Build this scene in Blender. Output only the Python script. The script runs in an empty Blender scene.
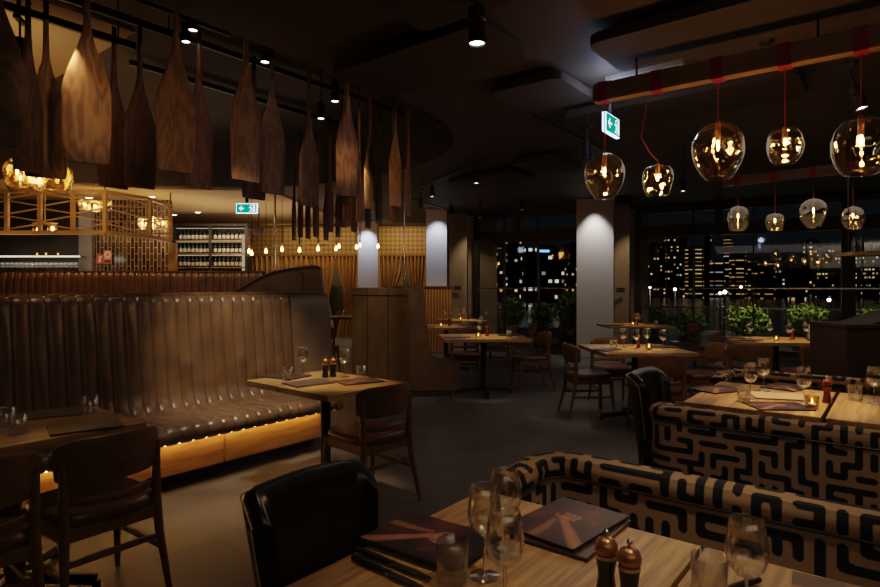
import bpy, bmesh, math, random
import numpy as np
from mathutils import Vector, Matrix
from mathutils.geometry import tessellate_polygon
R = math.radians
PI = math.pi
rnd = random.Random(7)
scene = bpy.context.scene
COL = scene.collection
F = 880 * 24 / 36
HC = 1.40
CS, SN = math.cos(R(52)), math.sin(R(52))
CR = -R(52)                      # heading of things squared up with the street side of the room

def cr(X, Y, z=0.0):             # plan metres measured from the doorway point -> room axes
    return Vector((X * CS + Y * SN, -X * SN + Y * CS, z))
def at(px, py, Y):
    return cr((px - 440) / F * Y, Y, HC - (py - 287) / F * Y)
def on(px, py, h):
    return at(px, py, F * (HC - h) / (py - 287))

# ------------------------------------------------------------------ mesh builder
class MB:
    def __init__(s):
        s.bm = bmesh.new()
    def box(s, c, d, rz=0, bev=0.0, rx=0, ry=0, seg=2):
        m = Matrix.Translation(Vector(c)) @ Matrix.Rotation(rz, 4, 'Z') @ Matrix.Rotation(ry, 4, 'Y') @ Matrix.Rotation(rx, 4, 'X') @ Matrix.Diagonal((d[0], d[1], d[2], 1))
        r = bmesh.ops.create_cube(s.bm, size=1.0, matrix=m)
        if bev:
            es = {e for v in r['verts'] for e in v.link_edges}
            bmesh.ops.bevel(s.bm, geom=list(es), offset=bev, segments=seg, profile=0.6, affect='EDGES')
        return s
    def bar(s, a, b, wx, wy, bev=0.0):
        a, b = Vector(a), Vector(b)
        d = b - a
        q = d.to_track_quat('Z', 'Y').to_matrix().to_4x4()
        m = Matrix.Translation((a + b) / 2) @ q @ Matrix.Diagonal((wx, wy, d.length, 1))
        r = bmesh.ops.create_cube(s.bm, size=1.0, matrix=m)
        if bev:
            es = {e for v in r['verts'] for e in v.link_edges}
            bmesh.ops.bevel(s.bm, geom=list(es), offset=bev, segments=2, profile=0.6, affect='EDGES')
        return s
    def tube(s, pts, rad, n=10, cap=True, sq=1.0):
        pts = [Vector(p) for p in pts]
        if not hasattr(rad, '__len__'): rad = [rad] * len(pts)
        rings, ref = [], None
        for i, p in enumerate(pts):
            t = (pts[min(i + 1, len(pts) - 1)] - pts[max(i - 1, 0)]).normalized()
            if ref is None:
                ref = Vector((1, 0, 0)) if abs(t.x) < 0.8 else Vector((0, 1, 0))
            ref = (ref - t * ref.dot(t)).normalized()
            o = t.cross(ref)
            rings.append([s.bm.verts.new(p + (ref * math.cos(2 * PI * k / n) + o * math.sin(2 * PI * k / n) * sq) * rad[i]) for k in range(n)])
        for a, b in zip(rings, rings[1:]):
            for k in range(n):
                s.bm.faces.new((a[k], a[(k + 1) % n], b[(k + 1) % n], b[k]))
        if cap:
            s.bm.faces.new(rings[0][::-1]); s.bm.faces.new(rings[-1])
        return s
    def lathe(s, prof, n=20, c=(0, 0, 0), fn=None):
        rings = []
        for r_, z in prof:
            ring = []
            for k in range(n):
                a = 2 * PI * k / n
                p = Vector((r_ * math.cos(a), r_ * math.sin(a), z))
                if fn: p = fn(p)
                ring.append(s.bm.verts.new(p + Vector(c)))
            rings.append(ring)
        for a, b in zip(rings, rings[1:]):
            for k in range(n):
                s.bm.faces.new((a[k], a[(k + 1) % n], b[(k + 1) % n], b[k]))
        return s
    def cyl(s, c, r_, h, n=20, r2=None):
        r2 = r_ if r2 is None else r2
        return s.lathe([(0.0001, 0), (r_, 0), (r2, h), (0.0001, h)], n, c)
    def prism(s, poly, z0, z1, m=None):
        m = m or Matrix.Identity(4)
        a = [s.bm.verts.new(m @ Vector((p[0], p[1], z0))) for p in poly]
        b = [s.bm.verts.new(m @ Vector((p[0], p[1], z1))) for p in poly]
        n = len(poly)
        s.bm.faces.new(a[::-1]); s.bm.faces.new(b)
        for i in range(n):
            s.bm.faces.new((a[i], a[(i + 1) % n], b[(i + 1) % n], b[i]))
        return s
    def grid(s, fn, nu, nv, closev=False):
        vs = [[s.bm.verts.new(fn(i / (nu - 1), j / (nv if closev else nv - 1))) for j in range(nv)] for i in range(nu)]
        for i in range(nu - 1):
            for j in range(nv if closev else nv - 1):
                k = (j + 1) % nv
                s.bm.faces.new((vs[i][j], vs[i + 1][j], vs[i + 1][k], vs[i][k]))
        return vs
    def quad(s, *p):
        s.bm.faces.new([s.bm.verts.new(Vector(q)) for q in p]); return s
    def build(s, name, mat, parent=None, smooth=True, label=None, angle=40):
        bmesh.ops.recalc_face_normals(s.bm, faces=s.bm.faces)
        me = bpy.data.meshes.new(name)
        s.bm.to_mesh(me); s.bm.free()
        me.materials.append(mat)
        if smooth:
            me.polygons.foreach_set('use_smooth', [True] * len(me.polygons))
            try: me.set_sharp_from_angle(angle=R(angle))
            except Exception: pass
        o = bpy.data.objects.new(name, me)
        COL.objects.link(o)
        if parent is not None: o.parent = parent
        if label: o['label'] = label
        return o

def tag(o, label=None, cat=None, group=None, kind=None):
    if label: o['label'] = label
    if cat: o['category'] = cat
    if group: o['group'] = group
    if kind: o['kind'] = kind
    return o
def thing(name, label, cat, loc=(0, 0, 0), rz=0, group=None):
    o = bpy.data.objects.new(name, None); COL.objects.link(o)
    o.empty_display_size = 0.1
    o.location = loc; o.rotation_euler = (0, 0, rz)
    return tag(o, label, cat, group)
def kids(o): return [c for c in bpy.data.objects if c.parent is o]
KID = {}
def dup(o, loc=None, rz=None, label=None, group=None, parent=None):
    c = o.copy(); COL.objects.link(c)
    if parent is not None: c.parent = parent
    if loc is not None: c.location = loc
    if rz is not None: c.rotation_euler = (0, 0, rz)
    if label: c['label'] = label
    if group: c['group'] = group
    elif parent is None and 'group' in c and group == '': del c['group']
    if o.name not in KID: KID[o.name] = kids(o)
    for k in KID[o.name]: dup(k, parent=c)
    return c
class Maker:                      # first call hands out the original, later calls copies
    def __init__(s, f): s.f, s.o = f, None
    def __call__(s, loc, rz, label, group=None, scale=None):
        if s.o is None:
            s.o = s.f(); o = s.o
            o.location = loc; o.rotation_euler = (0, 0, rz); o['label'] = label
            if group: o['group'] = group
        else:
            o = dup(s.o, loc, rz, label)
            if 'group' in o: del o['group']
            if group: o['group'] = group
        if scale: o.scale = (scale, scale, scale)
        return o

# ------------------------------------------------------------------ materials
def newmat(name):
    m = bpy.data.materials.new(name); m.use_nodes = True
    nt = m.node_tree; nt.nodes.clear()
    out = nt.nodes.new('ShaderNodeOutputMaterial')
    return m, nt, out
def N(nt, t, **kw):
    n = nt.nodes.new(t)
    for k, v in kw.items():
        if k in n.inputs: n.inputs[k].default_value = v
        else: setattr(n, k, v)
    return n
def L(nt, a, ao, b, bi): nt.links.new(a.outputs[ao], b.inputs[bi])
def c4(c): return (c[0], c[1], c[2], 1)
def ramp(nt, stops):
    r_ = nt.nodes.new('ShaderNodeValToRGB')
    e = r_.color_ramp.elements
    e[0].position, e[0].color = stops[0][0], c4(stops[0][1])
    e[1].position, e[1].color = stops[-1][0], c4(stops[-1][1])
    for p, c in stops[1:-1]:
        x = e.new(p); x.color = c4(c)
    return r_
def pbsdf(nt, out, col=None, rough=0.5, metal=0, spec=0.5, coat=0):
    b = nt.nodes.new('ShaderNodeBsdfPrincipled')
    if col is not None: b.inputs['Base Color'].default_value = c4(col)
    b.inputs['Roughness'].default_value = rough
    b.inputs['Metallic'].default_value = metal
    b.inputs['Specular IOR Level'].default_value = spec
    b.inputs['Coat Weight'].default_value = coat
    L(nt, b, 'BSDF', out, 'Surface')
    return b
def plain(name, col, rough=0.5, metal=0, spec=0.5, var=0.15, scale=8, bump=0.0, coat=0):
    m, nt, out = newmat(name)
    b = pbsdf(nt, out, col, rough, metal, spec, coat)
    tc = N(nt, 'ShaderNodeTexCoord')
    no = N(nt, 'ShaderNodeTexNoise', Scale=scale, Detail=4.0)
    L(nt, tc, 'Object', no, 'Vector')
    r_ = ramp(nt, [(0.3, [x * (1 - var) for x in col]), (0.7, [min(1, x * (1 + var)) for x in col])])
    L(nt, no, 'Fac', r_, 'Fac'); L(nt, r_, 'Color', b, 'Base Color')
    if bump:
        bp = N(nt, 'ShaderNodeBump', Strength=bump, Distance=0.01)
        L(nt, no, 'Fac', bp, 'Height'); L(nt, bp, 'Normal', b, 'Normal')
    return m
def wood(name, dark, light, sc=(1, 1, 1), rough=0.4, wave=3.0, spec=0.4, dist=6.0):
    m, nt, out = newmat(name)
    b = pbsdf(nt, out, light, rough, 0, spec)
    tc = N(nt, 'ShaderNodeTexCoord')
    oi = N(nt, 'ShaderNodeObjectInfo')
    mp = N(nt, 'ShaderNodeMapping'); mp.inputs['Scale'].default_value = sc
    ad = N(nt, 'ShaderNodeVectorMath', operation='ADD')
    L(nt, tc, 'Object', ad, 0)
    sc2 = N(nt, 'ShaderNodeVectorMath', operation='SCALE'); sc2.inputs['Scale'].default_value = 0.37
    L(nt, oi, 'Location', sc2, 0); L(nt, sc2, 'Vector', ad, 1)
    L(nt, ad, 'Vector', mp, 'Vector')
    w = N(nt, 'ShaderNodeTexWave', Scale=wave, Distortion=dist, Detail=3.0); w.inputs['Detail Scale'].default_value = 1.2
    n2 = N(nt, 'ShaderNodeTexNoise', Scale=14.0, Detail=6.0)
    L(nt, mp, 'Vector', w, 'Vector'); L(nt, mp, 'Vector', n2, 'Vector')
    mx = N(nt, 'ShaderNodeMath', operation='MULTIPLY_ADD'); mx.inputs[1].default_value = 0.55
    m2 = N(nt, 'ShaderNodeMath', operation='MULTIPLY'); m2.inputs[1].default_value = 0.45
    L(nt, n2, 'Fac', m2, 0); L(nt, w, 'Fac', mx, 0); L(nt, m2, 'Value', mx, 2)
    mid = [(a + c) / 2 for a, c in zip(dark, light)]
    r_ = ramp(nt, [(0.2, dark), (0.5, mid), (0.8, light)])
    L(nt, mx, 'Value', r_, 'Fac'); L(nt, r_, 'Color', b, 'Base Color')
    bp = N(nt, 'ShaderNodeBump', Strength=0.12, Distance=0.004)
    L(nt, mx, 'Value', bp, 'Height'); L(nt, bp, 'Normal', b, 'Normal')
    return m
def emit(name, col, strength):
    m, nt, out = newmat(name)
    e = N(nt, 'ShaderNodeEmission'); e.inputs['Color'].default_value = c4(col); e.inputs['Strength'].default_value = strength
    L(nt, e, 'Emission', out, 'Surface')
    return m
def glassy(name, tint, gloss=0.05, edge=0.5, grey=(1, 1, 1)):
    m, nt, out = newmat(name)
    tr = N(nt, 'ShaderNodeBsdfTransparent'); tr.inputs['Color'].default_value = c4(tint)
    gl = N(nt, 'ShaderNodeBsdfGlossy'); gl.inputs['Roughness'].default_value = 0.09 if 'drink' in name else 0.03; gl.inputs['Color'].default_value = c4(grey)
    lw = N(nt, 'ShaderNodeLayerWeight', Blend=0.3)
    mr = N(nt, 'ShaderNodeMapRange'); mr.inputs['To Min'].default_value = gloss; mr.inputs['To Max'].default_value = edge
    L(nt, lw, 'Facing', mr, 'Value')
    pw = N(nt, 'ShaderNodeMix'); pw.data_type = 'FLOAT'
    mx = N(nt, 'ShaderNodeMixShader')
    L(nt, mr, 'Result', mx, 'Fac'); L(nt, tr, 'BSDF', mx, 1); L(nt, gl, 'BSDF', mx, 2)
    nt.nodes.remove(pw)
    L(nt, mx, 'Shader', out, 'Surface')
    return m

def figured(name, dark, light, rough=0.5):
    m, nt, out = newmat(name)
    b = pbsdf(nt, out, light, rough, 0, 0.3)
    tc = N(nt, 'ShaderNodeTexCoord'); oi = N(nt, 'ShaderNodeObjectInfo')
    sc2 = N(nt, 'ShaderNodeVectorMath', operation='SCALE'); sc2.inputs['Scale'].default_value = 1.7
    L(nt, oi, 'Location', sc2, 0)
    ad = N(nt, 'ShaderNodeVectorMath', operation='ADD'); L(nt, tc, 'Object', ad, 0); L(nt, sc2, 'Vector', ad, 1)
    mp = N(nt, 'ShaderNodeMapping'); mp.inputs['Scale'].default_value = (5.5, 5.5, 1.5); L(nt, ad, 'Vector', mp, 'Vector')
    n1 = N(nt, 'ShaderNodeTexNoise', Scale=1.0, Detail=2.5); L(nt, mp, 'Vector', n1, 'Vector')
    mu = N(nt, 'ShaderNodeMath', operation='MULTIPLY'); mu.inputs[1].default_value = 62; L(nt, n1, 'Fac', mu, 0)
    si = N(nt, 'ShaderNodeMath', operation='SINE'); L(nt, mu, 'Value', si, 0)
    mr = N(nt, 'ShaderNodeMapRange'); mr.inputs['From Min'].default_value = -1; L(nt, si, 'Value', mr, 'Value')
    mp2 = N(nt, 'ShaderNodeMapping'); mp2.inputs['Scale'].default_value = (60, 60, 4); L(nt, ad, 'Vector', mp2, 'Vector')
    n2 = N(nt, 'ShaderNodeTexNoise', Scale=1.0, Detail=4.0); L(nt, mp2, 'Vector', n2, 'Vector')
    mx = N(nt, 'ShaderNodeMath', operation='MULTIPLY_ADD'); mx.inputs[1].default_value = 0.38; L(nt, mr, 'Result', mx, 0)
    m3 = N(nt, 'ShaderNodeMath', operation='MULTIPLY'); m3.inputs[1].default_value = 0.62; L(nt, n2, 'Fac', m3, 0); L(nt, m3, 'Value', mx, 2)
    r_ = ramp(nt, [(0.2, dark), (0.75, light)]); L(nt, mx, 'Value', r_, 'Fac'); L(nt, r_, 'Color', b, 'Base Color')
    return m
def fine(name, dark, light, sc, rough=0.4, spec=0.4):
    m, nt, out = newmat(name)
    b = pbsdf(nt, out, light, rough, 0, spec)
    tc = N(nt, 'ShaderNodeTexCoord'); oi = N(nt, 'ShaderNodeObjectInfo')
    sc2 = N(nt, 'ShaderNodeVectorMath', operation='SCALE'); sc2.inputs['Scale'].default_value = 1.3
    L(nt, oi, 'Location', sc2, 0)
    ad = N(nt, 'ShaderNodeVectorMath', operation='ADD'); L(nt, tc, 'Object', ad, 0); L(nt, sc2, 'Vector', ad, 1)
    vals = []
    for k, det in ((1.0, 5.0), (0.12, 2.0)):
        mp = N(nt, 'ShaderNodeMapping'); mp.inputs['Scale'].default_value = tuple(x * k for x in sc); L(nt, ad, 'Vector', mp, 'Vector')
        n1 = N(nt, 'ShaderNodeTexNoise', Scale=1.0, Detail=det); L(nt, mp, 'Vector', n1, 'Vector'); vals.append(n1)
    a = N(nt, 'ShaderNodeMath', operation='MULTIPLY'); a.inputs[1].default_value = 0.6; L(nt, vals[0], 'Fac', a, 0)
    c = N(nt, 'ShaderNodeMath', operation='MULTIPLY_ADD'); c.inputs[1].default_value = 0.4; L(nt, vals[1], 'Fac', c, 0); L(nt, a, 'Value', c, 2)
    r_ = ramp(nt, [(0.36, dark), (0.62, light)]); L(nt, c, 'Value', r_, 'Fac'); L(nt, r_, 'Color', b, 'Base Color')
    bp = N(nt, 'ShaderNodeBump', Strength=0.15, Distance=0.002); L(nt, c, 'Value', bp, 'Height'); L(nt, bp, 'Normal', b, 'Normal')
    return m
M = {}
M['oak'] = fine('oak_table', (0.15, 0.072, 0.024), (0.46, 0.265, 0.10), (4, 62, 62), 0.36)
M['oak_side'] = fine('oak_panel', (0.26, 0.13, 0.045), (0.46, 0.25, 0.09), (4, 40, 40), 0.45)
M['walnut'] = fine('walnut_chair', (0.085, 0.036, 0.016), (0.165, 0.078, 0.034), (6, 30, 30), 0.38)
M['oar'] = figured('oar_timber', (0.15, 0.07, 0.028), (0.36, 0.185, 0.075))  # lighter copy, brightness put into the colour of the better lit oars
M['oar_dimmed'] = figured('oar_dimmed_timber', (0.085, 0.043, 0.019), (0.185, 0.096, 0.042))  # same timber darkened in colour for oars that hang in less light
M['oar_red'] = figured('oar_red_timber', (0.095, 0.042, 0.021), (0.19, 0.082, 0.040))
M['gantry'] = fine('gantry_oak', (0.36, 0.19, 0.06), (0.52, 0.30, 0.11), (5, 5, 5), 0.45)
M['beam'] = fine('beam_oak', (0.15, 0.08, 0.034), (0.26, 0.145, 0.06), (2, 40, 40))
M['leather'] = plain('brown_leather', (0.112, 0.064, 0.033), 0.30, 0, 0.55, 0.3, 7, 0.08)
M['leather_red'] = plain('chestnut_leather', (0.135, 0.066, 0.035), 0.33, 0, 0.5, 0.3, 7, 0.08)
M['leather_panel'] = plain('tan_panel_leather', (0.15, 0.095, 0.05), 0.42, 0, 0.45, 0.2, 5, 0.06)
M['leather_black'] = plain('black_leather', (0.012, 0.010, 0.010), 0.27, 0, 0.5, 0.2, 20, 0.05)
M['leather_seat'] = plain('oxblood_seat_leather', (0.10, 0.035, 0.02), 0.35, 0, 0.5, 0.25, 9, 0.05)
M['steel_black'] = plain('black_steel', (0.012, 0.011, 0.011), 0.42, 0.4, 0.5, 0.1)
M['plastic_black'] = plain('black_fixture', (0.010, 0.009, 0.009), 0.5, 0, 0.25, 0.1)
M['brass'] = plain('brass_nails', (0.62, 0.42, 0.18), 0.35, 0.35, 0.6, 0.1)
M['chrome'] = plain('polished_steel', (0.6, 0.6, 0.62), 0.2, 1.0, 0.5, 0.05)
M['thread'] = plain('tan_thread', (0.42, 0.27, 0.14), 0.7)
M['ceil'] = plain('dark_ceiling', (0.060, 0.045, 0.034), 0.75, 0, 0.3, 0.1, 3)
M['ceil_up'] = plain('recess_ceiling', (0.05, 0.035, 0.025), 0.8, 0, 0.3, 0.1, 3)
M['ceil_beige'] = plain('beige_ceiling', (0.42, 0.28, 0.14), 0.7, 0, 0.3, 0.06, 2)
M['raft'] = plain('acoustic_raft', (0.045, 0.034, 0.027), 0.85, 0, 0.2, 0.1, 30)
M['white'] = plain('white_plaster', (0.62, 0.58, 0.56), 0.7, 0, 0.3, 0.05, 40, 0.05)
M['beige'] = plain('beige_plaster', (0.32, 0.25, 0.18), 0.7, 0, 0.3, 0.08, 4)
M['grey'] = plain('grey_plaster', (0.20, 0.18, 0.17), 0.7, 0, 0.3, 0.08, 4)
M['dark'] = plain('dark_panel', (0.028, 0.022, 0.018), 0.5, 0, 0.4, 0.15, 4)
M['frame'] = plain('dark_frame', (0.022, 0.014, 0.010), 0.55, 0, 0.4, 0.15, 4)
M['strap'] = plain('magenta_strap', (0.30, 0.008, 0.05), 0.6, 0, 0.3, 0.15, 40)
M['cord'] = plain('red_cord', (0.24, 0.012, 0.03), 0.6, 0, 0.3, 0.1)
M['glass'] = glassy('clear_glass', (0.96, 0.96, 0.95), 0.05, 0.62)
def realglass(name):
    m, nt, out = newmat(name)
    g = N(nt, 'ShaderNodeBsdfGlass', Roughness=0.0, IOR=1.45)
    tr = N(nt, 'ShaderNodeBsdfTransparent'); tr.inputs['Color'].default_value = (0.97, 0.97, 0.97, 1)
    gl = N(nt, 'ShaderNodeBsdfGlossy'); gl.inputs['Roughness'].default_value = 0.04
    m1 = N(nt, 'ShaderNodeMixShader'); m1.inputs[0].default_value = 0.5; L(nt, tr, 'BSDF', m1, 1); L(nt, g, 'BSDF', m1, 2)
    m2 = N(nt, 'ShaderNodeMixShader'); m2.inputs[0].default_value = 0.07; L(nt, m1, 'Shader', m2, 1); L(nt, gl, 'BSDF', m2, 2)
    L(nt, m2, 'Shader', out, 'Surface')
    return m
M['solidglass'] = realglass('solid_glass')
M['glass'] = glassy('drinking_glass', (0.97, 0.97, 0.96), 0.09, 0.85)
M['pane'] = glassy('window_glass', (0.82, 0.84, 0.82), 0.06, 0.45)
M['amber'] = glassy('smoky_amber_glass', (0.91, 0.81, 0.64), 0.10, 0.8, (1, 0.9, 0.74))
M['clearamber'] = glassy('honey_glass', (0.95, 0.86, 0.68), 0.12, 0.7, (1, 0.9, 0.75))
M['bulb'] = emit('bulb_glow', (1.0, 0.50, 0.15), 32)
M['bulb_far'] = emit('bulb_far_glow', (1.0, 0.40, 0.10), 16)
M['bulb_bar'] = emit('bulb_bar_glow', (1.0, 0.52, 0.17), 16)
M['candle'] = emit('candle_glow', (1.0, 0.52, 0.16), 14)
M['strip'] = emit('shelf_strip_glow', (1.0, 0.80, 0.55), 0.35)
M['lens'] = emit('lamp_lens', (1.0, 0.86, 0.66), 9)
M['lens_hot'] = emit('lamp_lens_bright', (1.0, 0.84, 0.62), 90)
M['lens_cool'] = emit('lamp_lens_cool', (0.8, 0.86, 1.0), 12)
M['lens_off'] = plain('lamp_lens_dim', (0.05, 0.045, 0.04), 0.2, 0, 0.6)
M['led'] = emit('led_strip_glow', (1.0, 0.50, 0.15), 11)
M['sign_edge'] = emit('sign_edge_glow', (0.55, 0.70, 1.0), 3)
M['sign_green'] = emit('sign_green_glow', (0.0, 0.20, 0.13), 0.9)
M['sign_white'] = emit('sign_white_glow', (0.70, 0.95, 1.0), 1.1)
M['red_mill'] = plain('red_brown_mill', (0.22, 0.035, 0.015), 0.25, 0, 0.5, 0.2, 12)
M['black_mill'] = plain('dark_mill', (0.02, 0.013, 0.009), 0.25, 0, 0.5, 0.2, 12)
M['copper_mill'] = plain('copper_mill_cap', (0.42, 0.20, 0.10), 0.3, 0.75, 0.5, 0.1)
M['menu_edge'] = plain('menu_card', (0.035, 0.022, 0.020), 0.4, 0, 0.5, 0.2, 6)
M['menu_brown'] = plain('menu_brown_card', (0.075, 0.050, 0.034), 0.5, 0, 0.4, 0.2, 6)
M['menu_tan'] = plain('menu_tan_card', (0.42, 0.29, 0.17), 0.55, 0, 0.4, 0.1, 6)
M['wax'] = plain('candle_wax', (0.7, 0.55, 0.35), 0.5)
M['leaf'] = plain('leaf_green', (0.12, 0.185, 0.04), 0.5, 0, 0.3, 0.5, 5)
M['leaf_dark'] = plain('leaf_dark_green', (0.035, 0.075, 0.018), 0.5, 0, 0.3, 0.5, 5)
M['bark'] = plain('bark', (0.06, 0.04, 0.025), 0.8)
M['bottle'] = plain('wine_bottle_glass', (0.010, 0.008, 0.006), 0.15, 0, 0.6, 0.1)
M['paper'] = plain('paper_label', (0.75, 0.70, 0.62), 0.6, 0, 0.2, 0.05)
M['red_sign'] = plain('red_sign_plate', (0.65, 0.05, 0.03), 0.5)
M['orange_sign'] = plain('orange_sign_plate', (0.75, 0.20, 0.05), 0.5)
M['terrace'] = plain('terrace_paving', (0.05, 0.045, 0.04), 0.7, 0, 0.3, 0.2, 3)
M['win_green'] = plain('dim_window', (0.06, 0.075, 0.06), 0.3)

def mat_floor():
    m, nt, out = newmat('floor_tile')
    b = pbsdf(nt, out, (0.08, 0.075, 0.07), 0.42, 0, 0.4)
    tc = N(nt, 'ShaderNodeTexCoord')
    br = N(nt, 'ShaderNodeTexBrick', Scale=1.0); br.offset = 0.5
    br.inputs['Color1'].default_value = (0.082, 0.077, 0.072, 1); br.inputs['Color2'].default_value = (0.098, 0.092, 0.086, 1)
    br.inputs['Mortar'].default_value = (0.05, 0.042, 0.036, 1)
    br.inputs['Mortar Size'].default_value = 0.004; br.inputs['Brick Width'].default_value = 1.2; br.inputs['Row Height'].default_value = 0.6
    L(nt, tc, 'Object', br, 'Vector')
    no = N(nt, 'ShaderNodeTexNoise', Scale=3.0, Detail=8.0, Roughness=0.65)
    L(nt, tc, 'Object', no, 'Vector')
    mx = N(nt, 'ShaderNodeMix'); mx.data_type = 'RGBA'; mx.blend_type = 'MULTIPLY'; mx.inputs[0].default_value = 0.7
    r_ = ramp(nt, [(0.3, (0.6, 0.6, 0.6)), (0.75, (1.25, 1.2, 1.15))])
    L(nt, no, 'Fac', r_, 'Fac'); L(nt, br, 'Color', mx, 6); L(nt, r_, 'Color', mx, 7); L(nt, mx, 2, b, 'Base Color')
    r2 = ramp(nt, [(0.3, (0.36, 0.36, 0.36)), (0.7, (0.6, 0.6, 0.6))])
    L(nt, no, 'Fac', r2, 'Fac'); L(nt, r2, 'Color', b, 'Roughness')
    return m
M['floor'] = mat_floor()

def mat_walltile():
    m, nt, out = newmat('glazed_wall_tile')
    b = pbsdf(nt, out, (0.08, 0.04, 0.03), 0.18, 0, 0.6)
    tc = N(nt, 'ShaderNodeTexCoord')
    mp = N(nt, 'ShaderNodeMapping'); mp.inputs['Rotation'].default_value = (0, 0, PI / 2)
    sx = N(nt, 'ShaderNodeSeparateXYZ'); cx = N(nt, 'ShaderNodeCombineXYZ')
    L(nt, tc, 'Object', sx, 'Vector'); L(nt, sx, 'Z', cx, 'X'); L(nt, sx, 'X', cx, 'Y')
    br = N(nt, 'ShaderNodeTexBrick', Scale=1.0); br.offset = 0.5
    br.inputs['Color1'].default_value = (0.028, 0.014, 0.010, 1); br.inputs['Color2'].default_value = (0.10, 0.058, 0.04, 1)
    br.inputs['Mortar'].default_value = (0.26, 0.21, 0.16, 1)
    br.inputs['Mortar Size'].default_value = 0.008; br.inputs['Brick Width'].default_value = 0.24; br.inputs['Row Height'].default_value = 0.075
    br.inputs['Bias'].default_value = -0.2
    L(nt, cx, 'Vector', br, 'Vector'); L(nt, br, 'Color', b, 'Base Color')
    return m
M['walltile'] = mat_walltile()

def mat_scale():                  # gold wallpaper with small lozenge pattern
    m, nt, out = newmat('gold_lozenge_wallpaper')
    b = pbsdf(nt, out, (0.35, 0.2, 0.07), 0.5, 0.2, 0.4)
    tc = N(nt, 'ShaderNodeTexCoord')
    mp = N(nt, 'ShaderNodeMapping'); mp.inputs['Rotation'].default_value = (0, PI / 4, 0); mp.inputs['Scale'].default_value = (11, 11, 11)
    ck = N(nt, 'ShaderNodeTexChecker', Scale=1.0)
    ck.inputs['Color1'].default_value = (0.26, 0.15, 0.05, 1); ck.inputs['Color2'].default_value = (0.13, 0.072, 0.026, 1)
    L(nt, tc, 'Object', mp, 'Vector'); L(nt, mp, 'Vector', ck, 'Vector'); L(nt, ck, 'Color', b, 'Base Color')
    return m
M['goldwall'] = mat_scale()
def mat_stripes(name, c1, c2, sc, rough=0.6):
    m, nt, out = newmat(name)
    b = pbsdf(nt, out, c1, rough)
    tc = N(nt, 'ShaderNodeTexCoord')
    w = N(nt, 'ShaderNodeTexWave', Scale=sc, Distortion=0.3); w.bands_direction = 'X'
    r_ = ramp(nt, [(0.2, c1), (0.6, c2)])
    L(nt, tc, 'Object', w, 'Vector'); L(nt, w, 'Fac', r_, 'Fac'); L(nt, r_, 'Color', b, 'Base Color')
    return m
M['rope'] = mat_stripes('string_curtain_gold', (0.14, 0.07, 0.025), (0.36, 0.19, 0.07), 8)
M['slats'] = mat_stripes('lit_timber_slats', (0.13, 0.06, 0.02), (0.40, 0.21, 0.07), 5)

def mat_windows(name, cell, lit, warm, strength, body=(0.006, 0.007, 0.009), xfill=0.6, zfill=0.5):
    m, nt, out = newmat(name)
    tc = N(nt, 'ShaderNodeTexCoord')
    sx = N(nt, 'ShaderNodeSeparateXYZ'); L(nt, tc, 'Object', sx, 'Vector')
    fl, fr = [], []
    add = N(nt, 'ShaderNodeMath', operation='ADD'); L(nt, sx, 'X', add, 0); L(nt, sx, 'Y', add, 1)
    srcs = [(add, 'Value', cell[0]), (sx, 'Z', cell[1])]
    for n_, o_, c in srcs:
        d = N(nt, 'ShaderNodeMath', operation='DIVIDE'); d.inputs[1].default_value = c; L(nt, n_, o_, d, 0)
        f_ = N(nt, 'ShaderNodeMath', operation='FLOOR'); L(nt, d, 'Value', f_, 0)
        g = N(nt, 'ShaderNodeMath', operation='FRACT'); L(nt, d, 'Value', g, 0)
        fl.append(f_); fr.append(g)
    cb = N(nt, 'ShaderNodeCombineXYZ'); L(nt, fl[0], 'Value', cb, 'X'); L(nt, fl[1], 'Value', cb, 'Y')
    oi = N(nt, 'ShaderNodeObjectInfo'); L(nt, oi, 'Random', cb, 'Z')
    wn = N(nt, 'ShaderNodeTexWhiteNoise', noise_dimensions='3D'); L(nt, cb, 'Vector', wn, 'Vector')
    g1 = N(nt, 'ShaderNodeMath', operation='GREATER_THAN'); g1.inputs[1].default_value = 1 - lit; L(nt, wn, 'Value', g1, 0)
    l1 = N(nt, 'ShaderNodeMath', operation='LESS_THAN'); l1.inputs[1].default_value = xfill; L(nt, fr[0], 'Value', l1, 0)
    l2 = N(nt, 'ShaderNodeMath', operation='LESS_THAN'); l2.inputs[1].default_value = zfill; L(nt, fr[1], 'Value', l2, 0)
    a = N(nt, 'ShaderNodeMath', operation='MULTIPLY'); L(nt, g1, 'Value', a, 0); L(nt, l1, 'Value', a, 1)
    a2 = N(nt, 'ShaderNodeMath', operation='MULTIPLY'); L(nt, a, 'Value', a2, 0); L(nt, l2, 'Value', a2, 1)
    sx2 = N(nt, 'ShaderNodeSeparateColor'); L(nt, wn, 'Color', sx2, 'Color')
    a3 = N(nt, 'ShaderNodeMath', operation='MULTIPLY'); L(nt, a2, 'Value', a3, 0); L(nt, sx2, 'Green', a3, 1)
    st = N(nt, 'ShaderNodeMath', operation='MULTIPLY'); st.inputs[1].default_value = strength; L(nt, a3, 'Value', st, 0)
    r_ = ramp(nt, [(0.0, warm[0]), (0.7, warm[1]), (1.0, (0.7, 0.85, 1.0))]); L(nt, sx2, 'Blue', r_, 'Fac')
    b = N(nt, 'ShaderNodeBsdfPrincipled'); b.inputs['Base Color'].default_value = c4(body); b.inputs['Roughness'].default_value = 0.7
    L(nt, r_, 'Color', b, 'Emission Color'); L(nt, st, 'Value', b, 'Emission Strength')
    L(nt, b, 'BSDF', out, 'Surface')
    return m
WARM = ((1.0, 0.5, 0.14), (1.0, 0.75, 0.42))
M['city_a'] = mat_windows('tower_lit_windows', (1.9, 2.3), 0.20, WARM, 0.55, xfill=0.5, zfill=0.4)
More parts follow.
